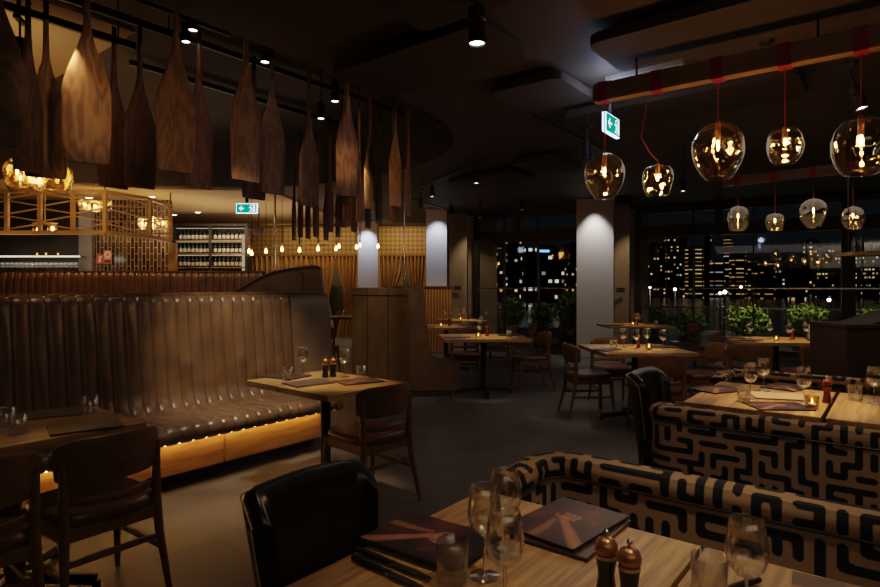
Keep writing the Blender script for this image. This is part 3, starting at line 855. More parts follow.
t = thing('leather_banquette', 'long brown ribbed leather banquette with glowing timber base at left', 'banquette seat', (0, 0, 0))
S0, S1 = -1.2, 3.40
seat_prof = [(4.02, 0.352), (3.81, 0.356), (3.77, 0.38), (3.765, 0.43), (3.80, 0.462), (3.90, 0.468), (4.15, 0.455), (4.24, 0.46), (4.285, 0.485)]
channel_grid(seat_prof, S0, S1, 0.0975, 0.013).build('seat', M['leather'], t, angle=80)
back_prof = [(4.285, 0.485), (4.315, 0.53), (4.335, 0.60), (4.36, 0.80), (4.405, 1.20), (4.415, 1.28), (4.43, 1.315), (4.46, 1.33), (4.52, 1.33), (4.54, 1.31), (4.54, 0.05)]
channel_grid(back_prof, S0, S1, 0.0975, 0.013).build('backrest', M['leather'], t, angle=80)
wing = [(4.30, 0.02), (4.30, 0.50), (4.335, 0.62), (4.395, 1.20), (4.405, 1.29), (4.43, 1.325), (4.47, 1.337), (4.56, 1.337), (4.575, 1.31), (4.575, 0.02)]
mW = Matrix(((0, 0, 1, 0), (1, 0, 0, 0), (0, 1, 0, 0), (0, 0, 0, 1)))
b = MB(); b.prism(wing, 3.402, 3.86, mW); b.build('end_wing', M['leather_panel'], t, angle=30)
b = MB(); b.prism([(3.80, 0.34), (3.765, 0.37), (3.765, 0.43), (3.80, 0.465), (4.29, 0.47), (4.29, 0.34)], 3.402, 3.47, mW); b.build('seat_end', M['leather'], t)
MB().tube([(S0, 4.53, 1.338), (3.86, 4.53, 1.346)], 0.012, 8).build('piping', M['leather_red'], t)
MB().box(((S0 + S1) / 2, 4.22, 0.22), (S1 - S0, 0.58, 0.225)).build('base', M['oak_side'], t, False)
for s in (1.62, 2.44): MB().box((s, 3.928, 0.22), (0.012, 0.012, 0.22)).build('base_joint', M['oak'], t, False)
MB().box(((S0 + S1) / 2, 4.29, 0.055), (S1 - S0, 0.44, 0.11)).build('toe_kick', M['dark'], t, False)
MB().box(((S0 + S1) / 2, 3.895, 0.331), (S1 - S0 - 0.1, 0.012, 0.008)).build('led_strip', M['led'], t, False)

# rear ribbed banquette on the bar side
t = thing('rear_banquette', 'chestnut ribbed banquette back rising behind the long banquette', 'banquette seat', cr(0, 6.9), CR)
x0, x1 = (-60 - 440) / F * 6.9, (262 - 440) / F * 6.9
bp2 = [(-0.05, 0.02), (-0.03, 0.45), (0.0, 1.0), (0.03, 1.50), (0.05, 1.555), (0.09, 1.572), (0.15, 1.56), (0.17, 1.5), (0.17, 0.02)]
channel_grid(bp2, x0, x1, 0.085, 0.020).build('backrest', M['leather_red'], t, angle=80)
MB().box(((x0 + x1) / 2, 0.10, 1.583), (x1 - x0, 0.12, 0.02), bev=0.005).build('top_rail', M['walnut'], t, False)
t = thing('booth_wing', 'smooth grey-brown leather booth wing with sloping top behind the long banquette', 'booth end', cr(0, 6.45), CR)
k = 6.45 / F
poly = [((px - 440) * k, HC - (py - 287) * k) for px, py in ((228, 300), (236, 291.5), (250, 283), (263, 276), (275, 271.5), (290, 268.5), (302, 267), (316, 266), (320, 268), (321, 275), (321, 300))]
poly = [(poly[0][0], 0.02)] + poly[1:-1] + [(poly[-1][0], 0.02)]
mX = Matrix(((1, 0, 0, 0), (0, 0, 1, 0), (0, 1, 0, 0), (0, 0, 0, 1)))
b = MB(); b.prism(poly, 0, 0.12, mX); b.build('wing_panel', M['leather_panel'], t, False)
b = MB(); b.tube([(p[0], 0.0, p[1]) for p in poly[1:-2]], 0.012, 8); b.build('piping', M['leather'], t)
b = MB(); b.tube([((296 - 440) * k, -0.002, HC + 18 * k), ((303 - 440) * k, -0.002, HC + 13 * k), ((305 - 440) * k, -0.002, HC - 1)], 0.006, 6); b.build('seam', M['dark'], t)

# far booth
t = thing('leather_booth', 'tan leather booth with tall panelled back, middle of the room', 'banquette seat', cr(-0.395, 7.47), 0)
ex, ey = cr(1, 0.03), Vector((0, 1, 0))      # end face runs along the street side, body runs back
prof = [(0.0, 0.08), (0.62, 0.08), (0.64, 0.12), (0.64, 0.44), (0.60, 0.475), (0.40, 0.495), (0.31, 0.525), (0.265, 0.60), (0.235, 0.85), (0.205, 1.15), (0.195, 1.33), (0.175, 1.375), (0.14, 1.392), (0.03, 1.392), (0.0, 1.375)]
mB = Matrix(((ex.x, 0, ey.x, 0), (ex.y, 0, ey.y, 0), (0, 1, 0, 0), (0, 0, 0, 1)))
MB().prism(prof, 0.0, 0.03, mB).build('end_panel', M['leather'], t, angle=30)
MB().prism(prof, 0.031, 1.05, mB).build('back_shell', M['leather_panel'], t, angle=30)
MB().prism([(0.02, 0.0), (0.56, 0.0), (0.56, 0.08), (0.02, 0.08)], 0.02, 1.03, mB).build('toe_kick', M['dark'], t, False)
pi_ = MB().tube([(-0.004, 0.0, 1.29), (-0.004, 1.05, 1.29)], 0.006, 6); pi_.build('piping', M['dark'], t)
for y_ in (0.36, 0.74): MB().tube([(-0.004, y_, 0.1), (-0.004, y_, 1.385)], 0.005, 6).build('seam', M['dark'], t)
def seatch(u, v):
    j = v * 1.0
    a = ex * (0.28 + 0.37 * u) + ey * (0.06 + 0.95 * j)
    return Vector((a.x, a.y, 0.50 + 0.014 * abs(math.sin(PI * j * 7)) - 0.02 * u))
b = MB(); b.grid(seatch, 8, 57); b.build('seat', M['leather'], t)
# slatted timber back rail beyond
t = thing('slatted_booth', 'warm timber slatted booth back beside the second white column', 'booth end', camloc(0, 12.6), CR)
xa, xb = (395 - 440) / F * 12.6, (452 - 440) / F * 12.6
MB().box(((xa + xb) / 2, 0, 0.70), (xb - xa, 0.10, 1.38)).build('slat_panel', M['slats'], t, False)
MB().box(((xa + xb) / 2, 0, 1.405), (xb - xa + 0.04, 0.16, 0.03)).build('top_rail', M['walnut'], t, False)

# ------------------------------------------------------------------ tableware
def lathe_part(name, prof, mat, parent, n=24): return MB().lathe(prof, n).build(name, mat, parent, angle=70)
def make_wine():
    t = thing('wine_glass', '', 'glass')
    lathe_part('bowl', [(0.004, 0.093), (0.018, 0.098), (0.032, 0.113), (0.039, 0.135), (0.0385, 0.155), (0.035, 0.178), (0.0305, 0.205), (0.0298, 0.2055), (0.0292, 0.205), (0.0335, 0.178), (0.037, 0.155), (0.0375, 0.135), (0.031, 0.115), (0.017, 0.100), (0.0001, 0.097)], M['glass'], t)
    lathe_part('stem', [(0.0055, 0.006), (0.0038, 0.02), (0.0035, 0.06), (0.0040, 0.085), (0.0055, 0.094)], M['solidglass'], t, 10)
    lathe_part('foot', [(0.0001, 0.0008), (0.034, 0.0008), (0.035, 0.002), (0.02, 0.004), (0.006, 0.0075), (0.0001, 0.008)], M['glass'], t)
    return t
def make_tumbler():
    t = thing('tumbler', '', 'glass')
    lathe_part('wall', [(0.034, 0.0), (0.0365, 0.09), (0.0358, 0.0905), (0.035, 0.09), (0.0325, 0.012)], M['glass'], t)
    lathe_part('thick_base', [(0.0001, 0.0008), (0.033, 0.0008), (0.0325, 0.011), (0.0001, 0.012)], M['solidglass'], t)
    return t
def make_tealight():
    t = thing('tealight_holder', '', 'candle')
    lathe_part('glass_cup', [(0.0001, 0.001), (0.032, 0.001), (0.034, 0.07), (0.033, 0.0705), (0.031, 0.008), (0.0001, 0.008)], M['clearamber'], t)
    lathe_part('candle', [(0.0001, 0.009), (0.019, 0.009), (0.019, 0.026), (0.0001, 0.027)], M['wax'], t, 14)
    lathe_part('flame', [(0.0001, 0.028), (0.004, 0.034), (0.0045, 0.039), (0.002, 0.049), (0.0001, 0.054)], M['candle'], t, 8)
    return t
def make_mill(kind):
    t = thing('pepper_mill', '', 'pepper mill')
    body, cap = (M['red_mill'], M['red_mill']) if kind == 'red' else (M['black_mill'], M['copper_mill'])
    lathe_part('body', [(0.0001, 0.0005), (0.024, 0.0005), (0.025, 0.006), (0.020, 0.03), (0.0165, 0.055), (0.020, 0.082), (0.0215, 0.09), (0.0001, 0.09)], body, t, 18)
    lathe_part('collar', [(0.0215, 0.0905), (0.0225, 0.093), (0.0215, 0.0975), (0.0001, 0.0975)], M['brass'] if kind != 'red' else M['black_mill'], t, 18)
    lathe_part('cap', [(0.0001, 0.098), (0.0205, 0.098), (0.0235, 0.106), (0.0235, 0.116), (0.018, 0.128), (0.006, 0.133), (0.0001, 0.1335)], cap, t, 18)
    lathe_part('knob', [(0.003, 0.1335), (0.003, 0.137), (0.0065, 0.141), (0.0065, 0.145), (0.003, 0.149), (0.0001, 0.1495)], M['chrome'], t, 10)
    return t
Wine, Tum, Tea = Maker(make_wine), Maker(make_tumbler), Maker(make_tealight)
MillR, MillB = Maker(lambda: make_mill('red')), Maker(lambda: make_mill('dark'))
def make_menu(kind, seed=1, w_=0.21, l_=0.29):
    t = thing('menu', '', 'menu')
    base = {'print': M['menu_edge'], 'dark': M['menu_edge'], 'brown': M['menu_brown'], 'tan': M['menu_tan']}[kind]
    MB().box((0, 0, 0.004), (w_, l_, 0.006), bev=0.001).build('pages', M['menu_edge'] if kind != 'tan' else base, t, False)
    if kind == 'print':
        rg = np.random.default_rng(seed)
        nu, nv = 56, 76
        X, Y = np.meshgrid(np.linspace(-w_ / 2, w_ / 2, nu), np.linspace(-l_ / 2, l_ / 2, nv), indexing='ij')
        c = np.zeros((nu, nv, 3)) + np.array([0.012, 0.007, 0.010])
        for _ in range(16):       # wine red and ember blotches of the cover photograph
            bx, by, br = rg.uniform(-w_ / 2, w_ / 2), rg.uniform(-l_ / 2, l_ / 2), rg.uniform(0.015, 0.05)
            g = np.exp(-((X - bx) ** 2 + (Y - by) ** 2) / br ** 2)[..., None]
            c += g * np.array([0.040, 0.010, 0.006]) * rg.uniform(0.2, 1.0)
        def stroke(pts, r0, r1, col):
            nonlocal c
            for (ax, ay), (bx, by), ra, rb in zip(pts, pts[1:], np.linspace(r0, r1, len(pts))[:-1], np.linspace(r0, r1, len(pts))[1:]):
                d = np.array([bx - ax, by - ay]); tt = np.clip(((X - ax) * d[0] + (Y - ay) * d[1]) / (d @ d), 0, 1)
                dist = np.hypot(X - ax - tt * d[0], Y - ay - tt * d[1]); rr = ra + (rb - ra) * tt
                m_ = np.clip((rr - dist) / 0.004, 0, 1)[..., None] * (0.55 + 0.45 * np.clip((rr - dist) / rr, 0, 1))[..., None]
                c = c * (1 - m_) + np.array(col) * m_
        skin = (0.27, 0.115, 0.062)
        stroke([(-0.10, 0.125), (-0.04, 0.06), (0.005, 0.01)], 0.022, 0.012, skin)
        stroke([(0.02, 0.145), (0.02, 0.08), (0.03, 0.02)], 0.018, 0.011, (0.20, 0.08, 0.045))
        stroke([(0.005, 0.01), (0.012, -0.012)], 0.017, 0.013, skin)
        for k in range(4):
            x_ = -0.012 + 0.013 * k
            stroke([(x_, -0.008), (x_ - 0.006, -0.030 - 0.003 * k), (x_ + 0.004, -0.046)], 0.0052, 0.004, (0.38, 0.19, 0.12))
        stroke([(0.02, 0.0), (0.042, -0.012), (0.046, -0.03)], 0.007, 0.004, skin)
        stroke([(-0.07, -0.02), (-0.02, -0.075), (0.05, -0.09)], 0.012, 0.006, (0.09, 0.025, 0.014))
        b = MB(); vs = [[b.bm.verts.new((X[i, j], Y[i, j], 0.0078)) for j in range(nv)] for i in range(nu)]
        for i in range(nu - 1):
            for j in range(nv - 1): b.bm.faces.new((vs[i][j], vs[i + 1][j], vs[i + 1][j + 1], vs[i][j + 1]))
        o = b.build('cover', M['paint'], t)
        a = o.data.attributes.new('paint', 'FLOAT_COLOR', 'POINT')
        a.data.foreach_set('color', np.concatenate([c.reshape(-1, 3), np.ones((nu * nv, 1))], 1).astype(np.float32).ravel())
    else:
        MB().box((0, 0, 0.0085), (w_ - 0.002, l_ - 0.002, 0.002)).build('cover', base, t, False)
        MB().box((-w_ / 2 + 0.004, 0, 0.0045), (0.010, l_ + 0.001, 0.0105), bev=0.002).build('spine', base, t, False)
    return t
MenuP = Maker(lambda: make_menu('print', 4))
MenuD, MenuB, MenuT = Maker(lambda: make_menu('dark')), Maker(lambda: make_menu('brown')), Maker(lambda: make_menu('tan'))
TZ = 0.7505
def P(X, Y, z=TZ): return cr(X, Y, z)
# near table
m1 = MenuP(P(-0.023, 1.478), R(2), 'menu with clasped hands photo, left one on the near table')
m2 = MenuP(P(0.345, 1.585), R(84), 'menu with clasped hands photo, middle one beside the wine glasses and mills')
m3 = MenuP(cr(0.862, 1.160, TZ), R(5), 'menu with reddish photo cover at the lower right corner')
m4 = MenuP(cr(-0.10, 1.085, TZ), R(12), 'dark menu of which only a corner shows at bottom edge, before the knives')
MENUS_NEAR = (m1, m2, m3, m4)
for m_ in (m1, m2): m_.location.z += 0.012
MenuD(m1.location - Vector((-0.02, -0.02, 0.012)), R(9), 'dark folder lying under the left clasped-hands menu on near table')
MenuD(m2.location - Vector((0.015, 0.02, 0.012)), R(90), 'dark folder lying under the middle clasped-hands menu on near table')
def make_knife():
    t = thing('steak_knife', '', 'knife')
    MB().tube([(0, 0.0, 0.009), (0, 0.03, 0.0095), (0, 0.075, 0.009), (0, 0.115, 0.0085)], [0.006, 0.0085, 0.008, 0.0065], 10).build('handle', M['plastic_black'], t)
    MB().tube([(0, 0.1155, 0.0085), (0, 0.128, 0.0085)], [0.0075, 0.007], 10).build('bolster', M['chrome'], t)
    b = MB(); b.prism([(-0.010, 0.129), (0.009, 0.129), (0.009, 0.20), (0.002, 0.235), (-0.004, 0.232), (-0.010, 0.19)], 0.006, 0.0085); b.build('blade', M['steel_black'], t, False)
    return t
Knife = Maker(make_knife)
def aim(X0, Y0, X1, Y1): return face(X1 - X0, Y1 - Y0)
Knife(P(-0.205, 1.435), aim(-0.205, 1.435, -0.03, 1.30), 'black handled steak knife beside the left near menu, upper one')
Knife(P(-0.208, 1.395), aim(-0.208, 1.395, -0.06, 1.27), 'dark steak knife lying below the other knife on near table')
Knife(P(0.70, 1.285), aim(0.70, 1.285, 0.60, 1.24), 'black handled knife beside the right wine glass at bottom edge')
for X, Y, lab in ((0.129, 1.165, 'wine glass at bottom centre, foremost of the near three'), (0.100, 1.315, 'wine glass behind left of the foremost near glass'), (0.158, 1.42, 'wine glass hardest against the near bench arm, rear of three'), (0.588, 1.125, 'single wine glass at bottom right before the patterned bench')):
    Wine(P(X, Y), 0, lab)
Tum(P(0.027, 1.295), 0, 'clear tumbler at bottom left of the near wine glasses')
Tum(P(0.560, 1.22), 0, 'clear tumbler beside the lone bottom right wine glass')
MillB(P(0.344, 1.214), 0, 'dark pepper mill with copper cap at bottom edge, left of pair')
MillB(P(0.376, 1.165), 0, 'dark pepper mill with copper cap at bottom edge, right of pair')
# middle table
Wine(P(-1.013, 4.33), 0, 'wine glass on the banquette side of the middle table')
Wine(P(-0.69, 4.24), 0, 'wine glass glinting beside the mills on the middle table')
Tum(P(-1.06, 4.08), 0, 'tumbler beside the wine glass on banquette side of middle table')
Tum(P(-0.56, 4.16), 0, 'lit tumbler at the outer end of the middle table')
MillB(P(-0.825, 4.22), 0, 'dark mill on the middle table, left of pair')
MillB(P(-0.775, 4.25), 0, 'dark mill on the middle table, right of pair')
MenuB(P(-0.885, 3.95), R(80), 'plain brown menu at near edge of the middle table')
MenuP(P(-0.555, 4.02), R(70), 'dark printed menu by the chair end of the middle table')
MenuD(P(-1.11, 4.24), R(10), 'dark menu near the banquette on the middle table')
# left table
MenuB(P(-1.640, 2.715), R(75), 'brown folded menu in front on the dim left table')
MenuB(P(-1.99, 2.99), R(70), 'brown menu toward the banquette on the dim left table')
Tum(P(-1.80, 3.02), 0, 'tumbler at the banquette corner of the dim left table')
Tum(P(-2.016, 2.73), 0, 'tumbler at left picture edge, rear of two on the dim table')
Tum(P(-1.87, 2.60), 0, 'tumbler at left picture edge, front of two on the dim table')
# right table
Tum(P(1.73, 3.34), 0, 'tumbler at the outer end of the bright right table')
for X, Y, lab in ((1.81, 3.42, 'wine glass at outer end of bright right table, nearer of two'), (2.02, 3.66, 'wine glass behind the nearer one at outer end of bright table'), (2.01, 3.24, 'brightest wine glass in the middle of the bright right table'), (2.42, 3.27, 'wine glass at the right picture edge on bright table')):
    Wine(P(X, Y), 0, lab)
Tea(P(1.985, 3.13), 0, 'glowing tealight glass before the brightest wine glass')
Tum(P(2.37, 3.35), 0, 'tumbler between the red mill and right picture edge')
MillR(P(2.17, 3.29), 0, 'red-brown pepper mill on the bright right table')
MenuP(P(1.755, 3.70), R(60), 'dark printed menu at outer end of the bright right table')
MenuP(P(1.83, 3.18), R(35), 'printed menu at front edge of the bright right table')
MenuT(P(2.0, 3.46), R(20), 'pale tan sheet menu lying amid the bright right table')
MenuP(P(2.24, 3.79), R(75), 'dark printed menu at bench side of the bright right table')
for n_, (X, Y, a, lab) in enumerate(ft):
    ang = CR + R(a); ct = camloc(X, Y)
    def tp(u, v): return Vector((ct.x + u * math.cos(ang) - v * math.sin(ang), ct.y + u * math.sin(ang) + v * math.cos(ang), TZ))
    short = ['star-base table', 'half hidden table', 'small table by the column', 'far window table', 'four-glass table', 'shrub-side table'][n_]
    gl = {0: [(-0.05, 0.0)], 1: [(0.1, 0.1)], 2: [(0.0, -0.1), (0.12, 0.12)], 3: [(-0.4, 0.2), (-0.12, 0.0), (0.0, 0.25), (0.42, 0.1)], 4: [(-0.08, 0.12), (0.0, -0.04), (0.19, 0.14), (0.26, -0.10)], 5: [(-0.26, 0.1), (0.0, 0.15), (0.36, -0.05), (0.46, 0.2), (0.10, -0.12)]}[n_]
    wh = ['first from the left', 'second from the left', 'third from the left', 'fourth from the left', 'low one in front']
    for i, (u, v) in enumerate(gl): Wine(tp(u, v), 0, f'wine glass on the {short}' + (f', {wh[i]}' if len(gl) > 1 else ', catching light'))
    Tea(tp(-0.10 if n_ != 4 else 0.09, -0.22 if n_ != 4 else -0.15), 0, f'glowing tealight glass on the {short}')
    Tum(tp(0.30 if n_ != 4 else -0.22, -0.2 if n_ != 4 else 0.02), 0, f'tumbler on the {short} near its front edge')
    MillR(tp(0.06 if n_ != 5 else 0.2, 0.06 if n_ != 5 else 0.0), 0, f'red-brown pepper mill on the {short}')
    MenuD(tp(-0.36, -0.12 if n_ != 3 else -0.15), R(80), f'dark menu at left end of the {short}')
    MenuD(tp(0.36 if n_ != 4 else 0.36, 0.12 if n_ != 5 else -0.25) if n_ != 5 else tp(-0.46, 0.2), R(40), f'dark menu at right end of the {short}' if n_ != 5 else f'dark menu behind the left end menu on the {short}')

# ------------------------------------------------------------------ pendant lamps on timber rails
def globe(kind):
    # squat blown shape, open at the bottom
    if kind == 'egg': pr = [(0.02, 1.13), (0.30, 1.10), (0.58, 0.97), (0.82, 0.74), (0.97, 0.42), (1.0, 0.12), (0.95, -0.24), (0.82, -0.60), (0.64, -0.92), (0.48, -1.12), (0.45, -1.14)]
    elif kind == 'round': pr = [(0.02, 1.08), (0.34, 1.06), (0.64, 0.92), (0.88, 0.62), (1.0, 0.2), (0.99, -0.22), (0.88, -0.64), (0.72, -0.96), (0.60, -1.08), (0.57, -1.09)]
    else: pr = [(0.02, 0.96), (0.44, 0.95), (0.74, 0.86), (0.93, 0.62), (1.0, 0.28), (0.98, -0.05), (0.88, -0.46), (0.72, -0.86), (0.58, -0.97), (0.55, -0.98)]
    return pr
def pendant(px, py, Y, dia, kind, zrail, label, seed, mat=None, strap=True, bulb='bulb', cordbend=False):
    c = at(px, py, Y)
    t = thing('pendant_lamp', label, 'pendant lamp', c, 0)
    r_ = dia / 2
    rg = random.Random(seed)
    dents = [(Vector((rg.uniform(-1, 1), rg.uniform(-1, 1), rg.uniform(-0.9, 0.7))).normalized(), rg.uniform(0.05, 0.13), rg.uniform(0.2, 0.42)) for _ in range(11)]
    def fn(p):
        n_ = p.normalized() if p.length > 0 else p
        k_ = 1.0
        for d, am, wd in dents:
            if n_.z < 0.85:
                e = (n_ - d).length
                k_ -= am * math.exp(-(e / wd) ** 2)
        return p * k_
    pts = globe(kind)
    prof, _ = resample([(a, b_, 0) for a, b_ in pts], 0.09)
    MB().lathe([(q.x * r_, q.y * r_) for q in prof], 40, fn=fn).build('glass_shade', mat or M['amber'], t, angle=80)
    zt = zrail - c.z
    gt = pts[0][1] * r_
    if cordbend: cp = [(0, 0, gt - 0.02), (0.0, 0, gt + 0.04), (-0.03, 0.04, gt + 0.09), (-0.07, 0.09, gt + 0.2), (-0.05, 0.06, zt - 0.08), (0, 0, zt)]
    else: cp = [(0, 0, gt - 0.02), (0, 0, zt)]
    MB().tube(cp, 0.004, 6).build('cord', M['cord'], t)
    MB().tube([(0, 0, gt + 0.012), (0, 0, gt - 0.02), (0, 0, r_ * 0.42)], [0.012, 0.016, 0.016], 12).build('socket', M['copper_mill'], t)
    MB().lathe([(0.005, r_ * 0.42), (0.0085, r_ * 0.36), (0.0085, r_ * 0.10), (0.005, r_ * 0.03), (0.0001, r_ * 0.0)], 10).build('light_bulb', M[bulb], t)
    return t, c
def rail(name, a, b, zb, hgt, label, wd=0.10):
    a, b = Vector(a), Vector(b); d = b - a
    t = thing('hanging_rail', label, 'timber beam', ((a.x + b.x) / 2, (a.y + b.y) / 2, zb), math.atan2(d.y, d.x))
    MB().box((0, 0, hgt / 2), (d.length, wd, hgt), bev=0.006).build('timber', M['beam'], t, False)
    for k in (-0.37, 0.09, 0.48): MB().cyl((d.length * k, 0, hgt - 0.005), 0.008, ZC - zb - hgt + 0.004, 8).build('hanging_rod', M['steel_black'], t)
    return t, math.atan2(d.y, d.x)
ra, rb = cr(1.15, 4.35), cr(3.05, 2.95)
rt, rang = rail('', ra, rb, 2.76, 0.13, 'timber rail with pink straps carrying the five large amber pendants', 0.09)
ra2, rb2 = cr(3.75, 7.75), cr(5.6, 6.0)
rt2, rang2 = rail('', ra2, rb2, 2.72, 0.12, 'farther timber rail carrying the four smaller pendants', 0.09)
def railpt(a, b, px):             # depth where the sight ray through px meets the rail
    ax, ay = a.x * CS - a.y * SN, a.x * SN + a.y * CS
    bx, by = b.x * CS - b.y * SN, b.x * SN + b.y * CS
    k_ = (px - 440) / F
    t_ = (k_ * ay - ax) / ((bx - ax) - k_ * (by - ay))
    return ay + (by - ay) * t_
pl = [(604.5, 176, 0.29, 'egg', 'amber pendant hanging over the white column, leftmost of the large five', 1, False, 1.18),
      (657.5, 181, 0.215, 'cup', 'small amber pendant on a bent cord next to the leftmost large pendant', 2, True, 1.0),
      (718, 151, 0.325, 'egg', 'large dented amber pendant third along the front timber rail', 3, False, 1.0),
      (785, 146, 0.215, 'cup', 'small cup-shaped amber pendant fourth along the front timber rail', 4, False, 1.0),
      (861, 146, 0.30, 'round', 'large round amber pendant at the right edge of the front rail', 5, False, 1.0)]
def strap_on(t, c, zb, hgt, ang, wd):
    q = [(-wd / 2 - 0.005, -0.005), (wd / 2 + 0.005, -0.005), (wd / 2 + 0.005, hgt + 0.005), (-wd / 2 - 0.005, hgt + 0.005)]
    b = MB()
    for i in range(4):
        (y0, z0), (y1, z1) = q[i], q[(i + 1) % 4]
        b.quad((-0.037, y0, z0), (0.037, y0, z0), (0.037, y1, z1), (-0.037, y1, z1))
    o = b.build('strap', M['strap'], t, False)
    o.location = (0, 0, zb - c.z); o.rotation_euler = (0, 0, ang)
for px, py, dia, kd, lab, sd, bend, st in pl:
    Y = railpt(ra, rb, px)
    t, c = pendant(px, py, Y, dia, kd, 2.752, lab, sd, cordbend=bend)
    strap_on(t, c, 2.76, 0.13, rang, 0.09)
    point(c + Vector((0, 0, 0.01)), 2.2, (1, 0.55, 0.2), 0.03)
for px, py, dia, kd, lab, sd in [(738, 218.5, 0.29, 'round', 'small pendant at left end of the farther rail', 11), (775, 222.5, 0.225, 'cup', 'smallest pendant, second along the farther rail', 12), (813.5, 213.5, 0.31, 'egg', 'dented pendant third along the farther rail', 13), (853, 218, 0.24, 'round', 'small pendant at right end of the farther rail', 14)]:
    Y = railpt(ra2, rb2, px)
    t, c = pendant(px, py, Y, dia, kd, 2.712, lab, sd)
    strap_on(t, c, 2.72, 0.12, rang2, 0.09)

# ------------------------------------------------------------------ oars and their steel rails
def make_oar(mat, total, blade, wid, name='timber_oar'):
    t = thing(name, '', 'oar')
    bl = blade
    def f(u, v):
        # u from the tip upward
        z = u * (bl + 0.0)
        k_ = u
        sh = max(0.0, min(1.0, (1 - k_) / 0.52))
        sm = sh * sh * (3 - 2 * sh)
        ww = wid / 2 * (0.93 + 0.07 * math.sin(PI * min(1, k_ * 1.25))) * sm + 0.021 * (1 - sm)
        if k_ < 0.02: ww *= 0.95
        th = 0.014 + 0.008 * k_
        a = v * 2 * PI
        return Vector((ww * math.copysign(abs(math.cos(a)) ** 0.75, math.cos(a)), th * math.copysign(abs(math.sin(a)) ** 0.9, math.sin(a)), z))
    b = MB(); vs = b.grid(f, 26, 20, True); b.bm.faces.new(vs[0]); b.bm.faces.new(vs[-1][::-1])
    b.build('blade', mat, t, angle=50)
    MB().tube([(0, 0, bl * 0.985), (0, 0, bl + 0.1), (0, 0, total)], [0.021, 0.0185, 0.017], 14).build('handle', mat, t)
    h = MB(); h.box((0, 0, total + 0.055 if total < 1.3 else total + 0.13), (0.035, 0.012, 0.17 if total < 1.3 else 0.32), bev=0.003); h.build('hanger', M['steel_black'], t, False)
    h = MB(); h.cyl((0, 0, 0), 0.006, 0.02, 8)
    bolt = h.build('bolt', M['chrome'], t); bolt.location = (0, -0.006, total + 0.01); bolt.rotation_euler = (PI / 2, 0, 0)
    return t
OAR = {k_: Maker(lambda k_=k_: make_oar(M[{'l': 'oar', 'd': 'oar_dimmed', 'r': 'oar_red'}[k_]], 1.13, 0.90, 0.27)) for k_ in 'ldr'}
OARL = {k_: Maker(lambda k_=k_: make_oar(M[{'l': 'oar', 'd': 'oar_dimmed', 'r': 'oar_red'}[k_]], 1.42, 0.88, 0.235)) for k_ in 'ldr'}
def oar(px, bot, wpx, kind, lab, dz=0.78, long=False, group=None, bw=None):
    Y = dz * F / (287 - bot)
    p = at(px, bot, Y)
    bw = bw or (0.235 if long else 0.27)
    ratio = min(1.0, wpx * Y / F / bw)
    yaw = math.acos(max(ratio, 0.08))
    vx = (px - 440) / F
    view = math.atan2(-vx, 1)     # turn so that yaw 0 faces the doorway
    o = (OARL if long else OAR)[kind](p, CR + view + yaw, lab, group)
    return o, p
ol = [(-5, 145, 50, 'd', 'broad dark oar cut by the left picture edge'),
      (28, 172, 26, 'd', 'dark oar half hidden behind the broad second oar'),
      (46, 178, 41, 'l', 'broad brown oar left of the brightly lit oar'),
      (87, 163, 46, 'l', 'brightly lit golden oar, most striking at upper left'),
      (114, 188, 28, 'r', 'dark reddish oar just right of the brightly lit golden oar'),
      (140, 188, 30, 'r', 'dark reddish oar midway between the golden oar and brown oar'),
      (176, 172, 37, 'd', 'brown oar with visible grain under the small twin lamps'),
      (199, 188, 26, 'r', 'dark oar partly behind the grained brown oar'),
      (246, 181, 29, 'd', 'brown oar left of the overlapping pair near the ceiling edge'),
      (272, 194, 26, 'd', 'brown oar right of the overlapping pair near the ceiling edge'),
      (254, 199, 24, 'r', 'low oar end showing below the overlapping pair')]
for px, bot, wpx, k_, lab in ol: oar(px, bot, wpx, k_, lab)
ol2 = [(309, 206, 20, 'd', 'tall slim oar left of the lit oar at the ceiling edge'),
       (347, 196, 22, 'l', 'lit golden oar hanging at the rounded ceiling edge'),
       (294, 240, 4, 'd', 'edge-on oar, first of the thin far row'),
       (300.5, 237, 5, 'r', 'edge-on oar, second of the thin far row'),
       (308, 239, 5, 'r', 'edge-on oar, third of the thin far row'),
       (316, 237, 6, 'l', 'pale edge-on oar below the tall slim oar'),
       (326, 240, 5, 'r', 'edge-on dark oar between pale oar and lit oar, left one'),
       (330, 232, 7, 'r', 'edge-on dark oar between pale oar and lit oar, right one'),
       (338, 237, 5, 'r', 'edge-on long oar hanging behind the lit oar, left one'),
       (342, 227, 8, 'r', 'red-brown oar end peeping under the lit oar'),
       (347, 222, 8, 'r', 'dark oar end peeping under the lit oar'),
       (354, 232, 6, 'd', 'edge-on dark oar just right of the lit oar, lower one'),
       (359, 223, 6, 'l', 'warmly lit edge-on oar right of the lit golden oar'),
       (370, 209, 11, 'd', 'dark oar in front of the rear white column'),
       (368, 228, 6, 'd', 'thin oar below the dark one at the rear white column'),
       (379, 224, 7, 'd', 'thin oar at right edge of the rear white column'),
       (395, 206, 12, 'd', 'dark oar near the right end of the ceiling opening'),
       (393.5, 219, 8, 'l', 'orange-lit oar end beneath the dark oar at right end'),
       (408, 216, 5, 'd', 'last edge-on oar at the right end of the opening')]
for px, bot, wpx, k_, lab in ol2: oar(px, bot, wpx, k_, lab, 0.80 if px < 365 else 0.88, True)
